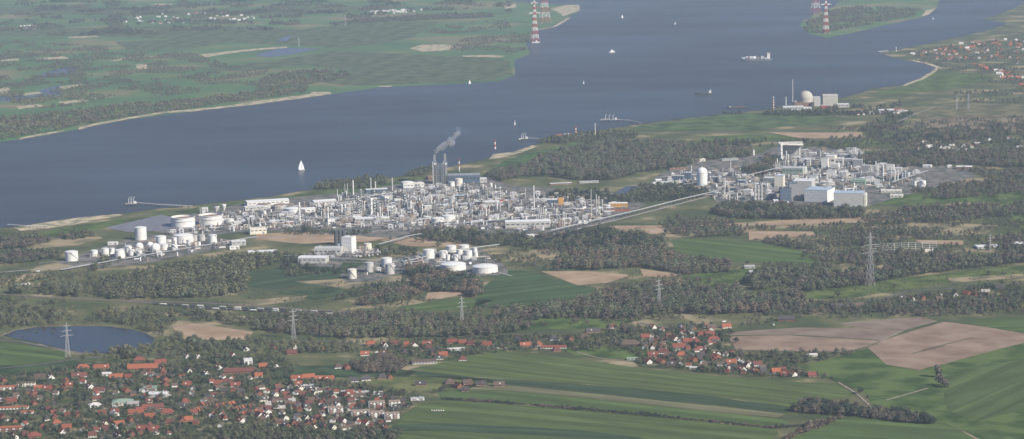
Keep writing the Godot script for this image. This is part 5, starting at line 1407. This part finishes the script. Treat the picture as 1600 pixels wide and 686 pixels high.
	# the other houses along the streets
	for reg in [[[400, 605, 470, 606, 620, 620, 640, 632, 600, 668, 540, 672, 400, 668], 62, [4, 4, 3, 4, 5, 2, 3], 11.0], [[-30, 600, 100, 585, 300, 575, 400, 590, 400, 675, -30, 690], 46, [1, 2, 3, 4, 0, 2, 1], 12.0], [[560, 552, 650, 545, 780, 536, 800, 545, 690, 562, 600, 566], 12, [3, 4, 2], 12.0], [[1000, 522, 1110, 508, 1130, 545, 1180, 566, 1100, 580, 1010, 566], 12, [1, 3, 4, 2], 12.0], [[1400, 470, 1600, 446, 1600, 456, 1420, 476], 8, [4, 3, 1], 12.0], [[800, 528, 930, 522, 930, 535, 810, 542], 8, [4, 1, 3], 12.0]]:
		var pl := world_poly(reg[0])
		var lo := pl[0]
		var hi := pl[0]
		for q in pl:
			lo = lo.min(q)
			hi = hi.max(q)
		var made := 0
		for t in 900:
			if made >= reg[1] or houses >= 298:
				break
			var q := Vector2(rng.randf_range(lo.x, hi.x), rng.randf_range(lo.y, hi.y))
			var p := Vector3(q.x, 0, q.y)
			if not Geometry2D.is_point_in_polygon(q, pl) or not is_free(p, 9.0):
				continue
			made += 1
			var rc: int = reg[2][rng.randi() % reg[2].size()]
			house(p, rng.randf_range(8.5, reg[3] + 2.0), rng.randf_range(7.5, 9.5), rng.randf_range(2.9, 4.2), rng.randf_range(6.5, 8.6), rc, ["white", "brick", "cream", "brick"][rng.randi() % 4], [0.12, -1.15][rng.randi() % 2] + rng.randf_range(-0.2, 0.2), rng.randf() < 0.2)
	print("houses ", houses)
	# houses past those built one by one, and villages too far off to count
	far_houses("back_houses", "further houses filling the gaps of the near village", [[400, 605, 470, 606, 620, 620, 640, 632, 600, 668, 540, 672, 400, 668], [-30, 600, 100, 585, 300, 575, 400, 590, 400, 675, -30, 690], [1000, 520, 1110, 508, 1130, 545, 1200, 572, 1290, 590, 1150, 584, 1010, 566]], 190, [4, 3, 2, 3, 1], 505, true)
	far_houses("distant_houses", "red roofed village on the far point of the river bend", [[1420, 84, 1500, 68, 1600, 60, 1700, 62, 1700, 104, 1540, 98, 1450, 92], [1500, 96, 1600, 120, 1700, 130, 1700, 145, 1600, 138, 1530, 106]], 300, [0, 0, 1, 7, 0], 501)
	far_houses("distant_houses", "white and red specks of the village beyond the marshes", [[225, 24, 300, 20, 400, 20, 405, 30, 330, 36, 240, 38, 185, 40, 185, 37], [30, 42, 55, 41, 55, 46, 30, 46]], 110, [1, 7, 7, 3, 7], 502)
	far_houses("distant_houses", "white halls in front of the long grey wood at the top", [[578, 19, 600, 17, 660, 15, 660, 19, 600, 22, 578, 23]], 40, [7, 7, 5], 503)
	far_houses("distant_houses", "houses scattered along the orchard roads on the right", [[1400, 220, 1600, 214, 1600, 236, 1420, 240], [1330, 180, 1420, 172, 1400, 180], [1430, 235, 1520, 226, 1510, 236]], 40, [1, 7, 3, 5], 504)
func far_houses(n: String, label: String, polys: Array, count: int, roofs: Array, sd: int, fit := false):
	rng.seed = sd
	var o := Node3D.new()
	o.name = numbered(n)
	add_child(o)
	o.set_meta("label", label)
	o.set_meta("category", "houses")
	o.set_meta("kind", "stuff")
	var per := {}
	for i in count:
		var pl := world_poly(polys[i % polys.size()])
		var lo := pl[0]
		var hi := pl[0]
		for q in pl:
			lo = lo.min(q)
			hi = hi.max(q)
		for t in 20:
			var q := Vector2(rng.randf_range(lo.x, hi.x), rng.randf_range(lo.y, hi.y))
			if Geometry2D.is_point_in_polygon(q, pl) and (not fit or is_free(Vector3(q.x, 0, q.y), 6.0)):
				hold(Vector3(q.x, 0, q.y), 7.0)
				var rc: int = roofs[rng.randi() % roofs.size()]
				if not per.has(rc):
					per[rc] = [mb(), mb()]
				var xf := Transform3D(Basis(Vector3.UP, [0.1, 1.4][rng.randi() % 2] + rng.randf_range(-0.3, 0.3)), Vector3(q.x, 0, q.y))
				var w := rng.randf_range(10, 20) if not fit else rng.randf_range(8, 11)
				var d := 10.0 if not fit else 8.0
				per[rc][0].append_from(gable_wall(w, d, 3.6, d * 0.85), 0, xf)
				per[rc][1].append_from(gable_roof(w, d, 3.6, d * 0.85, 0.5), 0, xf)
				break
	for rc in per:
		part("walls", per[rc][0].commit(), M.white if rc % 2 else M.brick, o).set_meta("kind", "stuff")
		part("roofs", per[rc][1].commit(), M["roof%d" % rc], o).set_meta("kind", "stuff")
func single_trees():
	rng.seed = 909
	var n := 0
	for s in [[1466, 590, 24, 3, 1], [1470, 603, 20, 3, 0], [1476, 606, 15, 3, 0], [1481, 606, 9, 0, 0], [1345, 616, 12, 4, 0], [1356, 622, 7, 1, 2], [1398, 450, 12, 2, 1], [1309, 466, 16, 1, 0], [1290, 588, 9, 5, 2], [1300, 592, 7, 0, 2], [1568, 432, 12, 0, 0], [1545, 430, 11, 1, 0], [20, 460, 17, 4, 1], [40, 484, 13, 4, 0], [160, 408, 11, 0, 0], [187, 408, 12, 0, 0], [104, 374, 10, 1, 0], [460, 400, 9, 1, 0], [470, 402, 10, 4, 0], [685, 386, 15, 1, 0], [650, 378, 13, 0, 0], [662, 379, 12, 3, 0], [610, 376, 10, 1, 0], [780, 410, 10, 1, 0], [770, 428, 5, 1, 2], [795, 404, 6, 3, 2], [810, 404, 6, 3, 2], [1168, 414, 11, 1, 0], [1020, 378, 12, 0, 0], [1255, 405, 11, 1, 0], [1465, 310, 12, 1, 0], [1478, 306, 9, 1, 0], [1445, 312, 11, 0, 0], [1090, 582, 6, 1, 2], [265, 590, 14, 4, 0], [275, 588, 14, 4, 0], [285, 590, 13, 1, 0], [40, 660, 14, 4, 0], [134, 626, 14, 4, 0], [124, 630, 13, 1, 0], [275, 640, 13, 1, 0], [560, 640, 13, 4, 0], [640, 638, 12, 4, 0], [690, 612, 10, 4, 0], [680, 614, 8, 1, 0], [1150, 536, 12, 4, 0], [1040, 548, 13, 2, 0], [1030, 545, 12, 1, 0], [1020, 543, 11, 2, 0], [1125, 528, 14, 4, 1], [940, 540, 14, 5, 0], [930, 542, 12, 0, 0], [918, 545, 10, 1, 0]]:
		tree(spot(s[0], s[1]), s[2], s[3], s[4])
		n += 1
	for reg in [[[-30, 600, 100, 575, 300, 558, 440, 556, 470, 590, 650, 612, 630, 640, 600, 672, 540, 684, -30, 690], 165], [[555, 552, 640, 534, 800, 528, 960, 522, 1100, 508, 1140, 520, 1130, 545, 1290, 590, 1150, 584, 1010, 568, 980, 550, 800, 546, 690, 560], 62], [[1330, 488, 1400, 468, 1600, 442, 1600, 460, 1480, 478, 1400, 488], 18]]:
		var pl := world_poly(reg[0])
		var lo := pl[0]
		var hi := pl[0]
		for q in pl:
			lo = lo.min(q)
			hi = hi.max(q)
		var made := 0
		for t in 3000:
			if made >= reg[1] or n >= 298:
				break
			var q := Vector2(rng.randf_range(lo.x, hi.x), rng.randf_range(lo.y, hi.y))
			var p := Vector3(q.x, 0, q.y)
			if not Geometry2D.is_point_in_polygon(q, pl) or not is_free(p, 2.5):
				continue
			hold(p, 3.0)
			made += 1
			n += 1
			tree(p, rng.randf_range(6.5, 13.5), [1, 4, 0, 1, 5, 3, 2][rng.randi() % 7], [0, 0, 0, 1, 2][rng.randi() % 5])
	print("single trees ", n)

# ---------- pylons, boats, wagons, cars
func pylon(u: float, v: float, h: float, label: String, arms := 3):
	if not M.has("pylon_grey"):
		M.pylon_grey = mat(grey(0.36), 0.6)
	var p := spot(u, v)
	var hh := h * mpp(p)
	var o := thing("power_pylon", label, "pylon", p, 0.5, "lattice power pylons")
	_lattice(o, hh, hh * 0.065, 7, [M.pylon_grey], 0.14 + hh * 0.0008)
	for i in arms:
		var st := mb()
		var y := hh * (0.62 + 0.14 * i)
		var w: float = hh * [0.2, 0.16, 0.11][i]
		for s in [-1.0, 1.0]:
			bar(st, Vector3(-w, y, 0), Vector3(0, y + hh * 0.02, s * 0.6), 0.3)
			bar(st, Vector3(w, y, 0), Vector3(0, y + hh * 0.02, s * 0.6), 0.3)
			bar(st, Vector3(-w, y, 0), Vector3(w, y, 0), 0.35)
		part("crossarm", st.commit(), M.pale, o)
		for s in [-1.0, -0.5, 0.5, 1.0]:
			part("insulator", cyl(0.2, 2.2, 6), M.dark, o, Vector3(w * s, y - 2.1, 0))
func _lattice(o: Node3D, hh: float, half: float, n: int, mats: Array, t: float, top := 0.12):
	for i in n:
		var st := mb()
		var f0 := float(i) / n
		var f1 := float(i + 1) / n
		f0 = f0 * (2.0 - f0) * 0.35 + f0 * 0.65
		f1 = f1 * (2.0 - f1) * 0.35 + f1 * 0.65
		var a: float = half * lerpf(1.0, top, pow(f0, 0.8))
		var b: float = half * lerpf(1.0, top, pow(f1, 0.8))
		for q in 4:
			var an := PI / 4 + q * PI / 2
			var d0 := Vector3(cos(an), 0, sin(an)) * 1.41
			var d1 := Vector3(cos(an + PI / 2), 0, sin(an + PI / 2)) * 1.41
			var y0 := Vector3(0, hh * f0, 0)
			var y1 := Vector3(0, hh * f1, 0)
			bar(st, d0 * a + y0, d0 * b + y1, t * 1.5)
			bar(st, d0 * a + y0, d1 * b + y1, t)
			bar(st, d1 * a + y0, d0 * b + y1, t)
			bar(st, d0 * b + y1, d1 * b + y1, t)
		part("lattice_section", st.commit(), mats[i % mats.size()], o)
func crossing_pylon(u: float, v: float, w: float, h: float, n: int, label: String):
	var p := spot(u, v)
	var half := w * mpp(p) * 0.5 * 0.72
	var o := thing("crossing_pylon", label, "pylon", p, 0.35, "river crossing pylons")
	_lattice(o, h, half, n, [M.red, M.white], 0.95, 0.07)
	for i in 4:
		var an := PI / 4 + i * PI / 2
		part("footing", boxm(Vector3(7, 4, 7)), M.concrete, o, Vector3(cos(an), 0, sin(an)) * half * 1.41)
	for i in 3:
		var st := mb()
		var y := h * (0.7 + 0.12 * i)
		bar(st, Vector3(-26 + 4 * i, y, 0), Vector3(26 - 4 * i, y, 0), 2.0)
		bar(st, Vector3(-26 + 4 * i, y, 0), Vector3(0, y + 7, 0), 1.0)
		bar(st, Vector3(26 - 4 * i, y, 0), Vector3(0, y + 7, 0), 1.0)
		part("crossarm", st.commit(), M.red if i % 2 else M.white, o)
func hull_mesh(l: float, b: float, h: float) -> Mesh:   # bow towards -x
	var st := mb()
	var n := 12
	var prev := []
	for i in n + 1:
		var t := float(i) / n
		var x := -l / 2 + l * t
		var wd := b * 0.5 * (sin(minf(1.0, t / 0.3) * PI / 2) if t < 0.3 else 1.0 - 0.25 * maxf(0.0, t - 0.85) / 0.15)
		var sheer := h * (1.0 + 0.35 * pow(maxf(0.0, 0.2 - t) / 0.2, 2))
		var ring := [Vector3(x + (l * 0.04 if i == 0 else 0.0), -0.5, wd * 0.75), Vector3(x, sheer, wd), Vector3(x, sheer, -wd), Vector3(x + (l * 0.04 if i == 0 else 0.0), -0.5, -wd * 0.75)]
		if i > 0:
			for k in 3:
				quad(st, prev[k], ring[k], ring[k + 1], prev[k + 1])
		if i == n:
			quad(st, ring[0], ring[3], ring[2], ring[1])
		prev = ring
	return st.commit()
func sailboat(u: float, v: float, h: float, label: String, turn := 0.0):
	var p := spot(u, v, 0.6)
	var hh := h * mpp(p)
	var o := thing("sailboat", label, "sailboat", p, turn, "sailing boats on the river")
	var l := hh * 0.62
	part("hull", hull_mesh(l, l * 0.3, hh * 0.07), M.white, o)
	part("cabin", boxm(Vector3(l * 0.35, hh * 0.04, l * 0.15)), M.white, o, Vector3(0, hh * 0.07, 0))
	part("mast", cyl(0.12, hh, 6), M.pale, o, Vector3(-l * 0.06, 0, 0))
	for sl in [["mainsail", -0.05, 0.42, 0.1, 0.98], ["jib", -0.07, -0.46, 0.09, 0.86]]:
		var st := mb()
		var n := 8
		for i in n:
			var t0 := float(i) / n
			var t1 := float(i + 1) / n
			var y0 := lerpf(sl[3], sl[4], t0) * hh
			var y1 := lerpf(sl[3], sl[4], t1) * hh
			var e0: float = lerpf(sl[2], sl[1], pow(t0, 1.4)) * l
			var e1: float = lerpf(sl[2], sl[1], pow(t1, 1.4)) * l
			var m0: float = sl[1] * l
			for zf in [0.0, 0.12]:
				var a := Vector3(m0, y0, zf)
				var b := Vector3((m0 + e0) * 0.5, y0, zf + l * 0.06 * (1.0 - t0))
				var c := Vector3(e0, y0, zf + l * 0.03)
				var a1 := Vector3(m0, y1, zf)
				var b1 := Vector3((m0 + e1) * 0.5, y1, zf + l * 0.06 * (1.0 - t1))
				var c1 := Vector3(e1, y1, zf + l * 0.03)
				quad(st, a, b, b1, a1)
				quad(st, b, c, c1, b1)
		part(sl[0], st.commit(), M.sail, o)
func river_things():
	M.sail = mat(Color(0.8, 0.8, 0.8), 0.8)
	M.sail.backlight_enabled = true
	M.sail.backlight = Color(0.3, 0.3, 0.3)
	sailboat(471, 266, 17, "large white sailboat off the works shore", 0.2)
	sailboat(972.5, 28, 5.5, "white sailboat highest up the river, nearer the peninsula pylons", 0.4)
	sailboat(1055, 38, 4, "small white sailboat in the middle of the upper river", 0.0)
	sailboat(804.5, 195, 8, "slim white sailboat off the sandy point", 1.3)
	sailboat(912, 131, 6, "slim white sailboat in mid river", 1.2)
	sailboat(734, 131, 7, "white sailboat close to the green far bank", 0.1)
	sailboat(1458, 30, 3, "tiny white sailboat beside the island's sandy tip", 0.1)
	# container ship
	var p := spot(1182, 95, 0.6)
	var k := mpp(p)
	var o := thing("container_ship", "container ship with a white bridge at its stern", "ship", p, 0.0)
	part("hull", hull_mesh(49 * k, 20, 7), tex(Color(0.2, 0.24, 0.31), T.wall, 17.0, 0.6), o)
	rng.seed = 4
	for i in 7:
		for j in 3:
			var hgt := 2.6 * rng.randi_range(1, 4)
			part("container_stack", boxm(Vector3(12.2, hgt, 5.6)), [M.white, M.white, M.rust, M.sky_blue, M.white, M.pale, M.brown_roof][rng.randi() % 7], o, Vector3(-20 * k + 15.2 * i, 8, -6 + 6 * j))
	part("bridge", boxm(Vector3(12, 19, 16)), M.white, o, Vector3(18.5 * k, 8, 0))
	part("wheelhouse", boxm(Vector3(8, 4, 20)), M.white, o, Vector3(18.0 * k, 27, 0))
	part("funnel", boxm(Vector3(5, 8, 6)), M.rust, o, Vector3(21.5 * k, 27, 0))
	part("foremast", cyl(0.7, 16, 8), M.pale, o, Vector3(-23 * k, 9, 0))
	# coaster
	p = spot(1099, 148, 0.6)
	k = mpp(p)
	o = thing("coaster", "dark low cargo ship with a white deckhouse at its stern", "ship", p, -0.05)
	part("hull", hull_mesh(27 * k, 11, 6), M.dark, o)
	part("hatch_cover", boxm(Vector3(16 * k, 1.6, 8)), M.dark, o, Vector3(-1 * k, 6, 0))
	part("deckhouse", boxm(Vector3(8, 8, 9)), M.white, o, Vector3(10.5 * k, 6, 0))
	part("funnel", cyl(1.2, 5, 8), M.white, o, Vector3(11.5 * k, 14, 0))
	part("mast", cyl(0.4, 12, 6), M.pale, o, Vector3(-10 * k, 6, 0))
	part("mast", cyl(0.3, 9, 6), M.pale, o, Vector3(8.5 * k, 10, 0))
	# pilot boat
	p = spot(956, 82, 0.6)
	k = mpp(p)
	o = thing("motor_vessel", "white motor vessel heading down the middle of the river", "ship", p, 0.5)
	part("hull", hull_mesh(11 * k, 8, 4), M.white, o)
	part("deckhouse", boxm(Vector3(5 * k, 5, 6)), M.white, o, Vector3(0, 4, 0))
	part("wheelhouse", boxm(Vector3(5, 3, 5)), M.white, o, Vector3(-2, 9, 0))
	part("mast", cyl(0.3, 9, 6), M.white, o, Vector3(1, 10, 0))
	# moored barge
	p = spot(1152, 169, 0.6)
	k = mpp(p)
	o = thing("moored_barge", "low dark barge moored by the power station bank", "ship", p, -0.03)
	part("hull", hull_mesh(34 * k, 11, 3.5), M.dark, o)
	part("cargo_hold", boxm(Vector3(20 * k, 1.2, 7)), M.rust, o, Vector3(3 * k, 3.5, 0))
	part("deckhouse", boxm(Vector3(7, 3.5, 7)), M.pale, o, Vector3(-11 * k, 3.5, 0))
	# jetties
	jetty([300, 326, 250, 323.5, 205, 320], "long jetty with a loading head in front of the left works", 5.0, [205, 322, 18])
	jetty([1000, 195, 985, 191, 940, 189], "jetty with a crane near the banded light tower", 5.0, [952, 190, 30])
	jetty([845, 220, 825, 219, 810, 221], "short jetty left of the banded light tower", 4.0, [818, 220, 14])
	jetty([75, 358, 40, 357, 12, 355], "low jetty at the left end of the sandy shore", 3.0, [])
	jetty([1372, 83, 1388, 82, 1395, 83], "white jetty off the far point", 3.0, [])
	# crossing pylons
	crossing_pylon(851, 36, 22, 227, 11, "larger red and white crossing pylon on the far peninsula")
	crossing_pylon(836, 66, 15, 189, 14, "slimmer red and white crossing pylon at the water's edge")
	crossing_pylon(1274.5, 21, 17, 227, 11, "larger red and white crossing pylon on the river island")
	crossing_pylon(1290.5, 52, 11, 189, 14, "slimmer red and white crossing pylon at the tip of the island")
	var q := spot(837, 67)
	o = thing("pylon_platform", "pale mooring platform at the foot of the waterside pylon", "platform", q)
	part("deck", boxm(Vector3(34, 4, 16)), M.white, o)
	part("hut", boxm(Vector3(8, 6, 8)), M.white, o, Vector3(4, 4, 0))
func jetty(pts: Array, label: String, w: float, head: Array):
	var o := thing("jetty", label, "jetty", spot(pts[0], pts[1]))
	for i in range(0, pts.size() - 2, 2):
		var a := spot(pts[i], pts[i + 1]) - o.position
		var b := spot(pts[i + 2], pts[i + 3]) - o.position
		var st := mb()
		var d := b - a
		box(st, (a + b) * 0.5 + Vector3(0, 6, 0), Vector3(w, 1.0, d.length()), atan2(d.x, d.z))
		part("deck", st.commit(), M.concrete, o)
		part("pipe", _drum(a + Vector3(0, 7, 0), b + Vector3(0, 7, 0), 0.6), M.white, o)
		for j in maxi(2, int(d.length() / 16.0)):
			part("pile", cyl(0.6, 6, 6), M.dark, o, a.lerp(b, (j + 0.5) / maxi(2, int(d.length() / 16.0))))
	if head.size() == 3:
		var c := spot(head[0], head[1]) - o.position
		var hw: float = head[2] * mpp(o.position)
		part("head_deck", boxm(Vector3(hw, 1.2, 16)), M.concrete, o, c + Vector3(0, 6, 0))
		for j in 5:
			part("pile", cyl(0.9, 7, 6), M.dark, o, c + Vector3((j - 2) * hw * 0.22, 0, 5))
		for j in 3:
			var st := mb()
			bar(st, Vector3(0, 0, 0), Vector3(0, 11, 0), 1.2)
			bar(st, Vector3(0, 11, 0), Vector3(4, 17, 0), 0.9)
			part("loading_arm", st.commit(), M.white, o, c + Vector3((j - 1) * hw * 0.2, 7.2, 0))
		part("control_cabin", boxm(Vector3(6, 5, 5)), M.white, o, c + Vector3(hw * 0.35, 7.2, 0))
func pylons_and_traffic():
	pylon(106, 558, 54, "lattice power pylon between the pond and the village")
	pylon(459, 530, 48, "lattice power pylon beside the long tree belt")
	pylon(722, 506, 44, "lattice power pylon below the orange field patch")
	pylon(1030, 481, 47, "lattice power pylon in the wood in the middle")
	pylon(1360, 447, 84, "very tall lattice power pylon by the strip meadow")
	pylon(1547, 392, 26, "small pale pylon near the right-hand workshop")
	pylon(540, 41, 18, "faint pylon left of the far grey wood")
	pylon(467, 73, 15, "faint pylon by the far marsh creek")
	pylon(1495, 172, 22, "faint pylon on the orchards, the one on the left")
	pylon(1513, 172, 26, "faint pylon on the orchards, the one on the right")
	# tank wagons on the sidings
	var no := 0
	for tr in [[238, 476.5, 545, 491, 26, "rear"], [285, 482, 545, 493.5, 22, "front"]]:
		var a := spot(tr[0], tr[1])
		var b := spot(tr[2], tr[3])
		var d := (b - a).normalized()
		for i in tr[4]:
			var pos := a.lerp(b, (i + 0.5) / tr[4])
			var rows: Array = ["black", "white", "grey"]
			var c: int = [0, 0, 2, 1, 0][(i * 7 + no) % 5]
			var o := thing("tank_wagon", "%s tank wagon, %sfrom the left on the %s siding" % [rows[c], ORD[i] if i > 0 and i < 20 else "first " if i == 0 else "twenty-%s" % ["first ", "second ", "third ", "fourth ", "fifth ", "sixth ", "seventh "][i - 20], tr[5]], "rail wagon", pos + Vector3(0, 0.6, 0), atan2(-d.z, d.x), "tank wagons on the sidings")
			if not cache.has("wagon"):
				cache.wagon = [_drum(Vector3(-6, 2.6, 0), Vector3(6, 2.6, 0), 1.45), boxm(Vector3(13, 0.5, 2.4))]
			part("tank", cache.wagon[0], [M.dark, M.white, M.pale][c], o)
			part("chassis", cache.wagon[1], M.dark, o, Vector3(0, 0.7, 0))
			for s in [-1.0, 1.0]:
				part("bogie", boxm(Vector3(2.6, 0.7, 2.0)), M.dark, o, Vector3(4.4 * s, 0, 0))
			no += 1
	# cars, vans and lorries
	rng.seed = 321
	for cpos in [[127, 448, 1], [37, 446, 2], [45, 445, 2], [60, 425, 1], [300, 394, 2], [348, 388, 2], [1132, 504, 1], [1208, 509, 1], [1297, 496, 0], [1330, 446, 1], [870, 540, 0], [960, 536, 1], [777, 546, 1], [790, 546, 1], [140, 640, 0], [170, 600, 0], [190, 604, 1], [214, 619, 0], [222, 619, 0], [262, 616, 1], [245, 628, 0], [252, 628, 0], [302, 620, 0], [330, 612, 1], [360, 620, 0], [380, 625, 0], [420, 628, 0], [440, 632, 0], [455, 640, 1], [480, 640, 0], [505, 640, 0], [520, 655, 0], [545, 660, 0], [556, 660, 0], [580, 660, 0], [592, 662, 0], [620, 645, 0], [110, 640, 0], [62, 626, 0], [66, 640, 1], [330, 640, 0], [285, 645, 0], [240, 662, 0], [215, 664, 0], [150, 660, 0], [130, 655, 0], [1060, 552, 0], [1090, 556, 0], [1120, 572, 0], [700, 548, 0], [720, 550, 0], [640, 550, 0], [590, 552, 1], [1412, 470, 0], [1470, 462, 1], [1525, 458, 0]]:
		var pos := spot(cpos[0], cpos[1]) + Vector3(0, 0.75, 0)
		var kind: int = cpos[2]
		var cn: String = ["white", "silver", "dark", "red", "blue"][rng.randi() % 5] if kind == 0 else "white"
		var o := placed(["parked_car", "delivery_van", "lorry"][kind], "%s %s" % [cn, ["parked car", "delivery van", "box lorry"][kind]], ["car", "van", "lorry"][kind], pos, [0.1, 1.5, -1.1][rng.randi() % 3], "vehicles on the roads and yards")
		var m: Material = {"white": M.white, "silver": M.pale, "dark": M.dark, "red": M.red, "blue": M.blue}[cn]
		var l: float = [4.4, 6.0, 13.0][kind]
		var hb: float = [0.8, 2.3, 3.4][kind]
		part("body", boxm(Vector3(l, hb, 1.85 if kind < 2 else 2.5)), m, o, Vector3(0, 0.35, 0))
		if kind == 0:
			part("cabin", boxm(Vector3(2.3, 0.6, 1.6)), M.glass, o, Vector3(0.2, 1.15, 0))
		else:
			part("cab", boxm(Vector3(1.7, hb * 0.72, 1.8 if kind == 1 else 2.4)), m, o, Vector3(-l * 0.5 - 0.85, 0.35, 0))
		for s in [-1.0, 1.0]:
			for z in [-0.8, 0.8]:
				var wh := part("wheel", cyl(0.34, 0.22, 8), M.dark, o, Vector3(l * 0.32 * s, 0.34, z * (1.0 if kind < 2 else 1.35)))
				wh.rotation.x = PI / 2
	# wrapped bales in the field
	for i in 6:
		var o := placed("wrapped_bale", "white wrapped bale lying in the green field", "bale", spot(675 + i * 3.6, 642 + (i % 2) * 0.5), 0.4, "white bales in the field")
		var t := part("wrap", _drum(Vector3(-0.9, 0.9, 0), Vector3(0.9, 0.9, 0), 0.9), M.white, o)
		part("twine", _drum(Vector3(-0.1, 0.9, 0), Vector3(0.1, 0.9, 0), 0.93), M.pale, t)

func _ready():
	cam = Camera3D.new()
	cam.name = "camera"
	cam.position = Vector3(0, 880, 0)
	cam.rotation_degrees = Vector3(-8.5, 0, -1.2)
	cam.fov = rad_to_deg(2.0 * atan(343.0 / F))
	cam.near = 10.0
	cam.far = 90000.0
	add_child(cam)
	cam.current = true
	var we := WorldEnvironment.new()
	we.name = "environment"
	var e := Environment.new()
	we.environment = e
	e.background_mode = Environment.BG_SKY
	e.sky = Sky.new()
	var sm := ProceduralSkyMaterial.new()
	sm.sky_top_color = Color(0.27, 0.42, 0.65)
	sm.sky_horizon_color = Color(0.57, 0.67, 0.82)
	sm.sky_curve = 0.12
	sm.ground_bottom_color = Color(0.3, 0.33, 0.33)
	sm.ground_horizon_color = Color(0.6, 0.66, 0.7)
	e.sky.sky_material = sm
	e.background_energy_multiplier = 0.75
	e.tonemap_mode = Environment.TONE_MAPPER_LINEAR
	e.tonemap_exposure = 1.45
	e.fog_enabled = true
	e.fog_density = 0.00003
	e.fog_light_color = Color(0.83, 0.9, 0.96)
	e.volumetric_fog_enabled = true
	e.volumetric_fog_density = 0.0
	e.sdfgi_enabled = true
	e.ssao_enabled = true
	e.ssil_enabled = true
	add_child(we)
	var sun := DirectionalLight3D.new()
	sun.name = "sun"
	sun.light_energy = 1.6
	sun.light_angular_distance = 0.5
	sun.light_color = Color(1, 0.965, 0.91)
	sun.shadow_enabled = true
	add_child(sun)
	sun.look_at_from_position(Vector3.ZERO, -Vector3(0.79, 0.68, 0.6))
	materials()
	land()
	woods()
	works()
	village()
	single_trees()
	garden_trees()
	river_things()
	pylons_and_traffic()
	finish_labels()
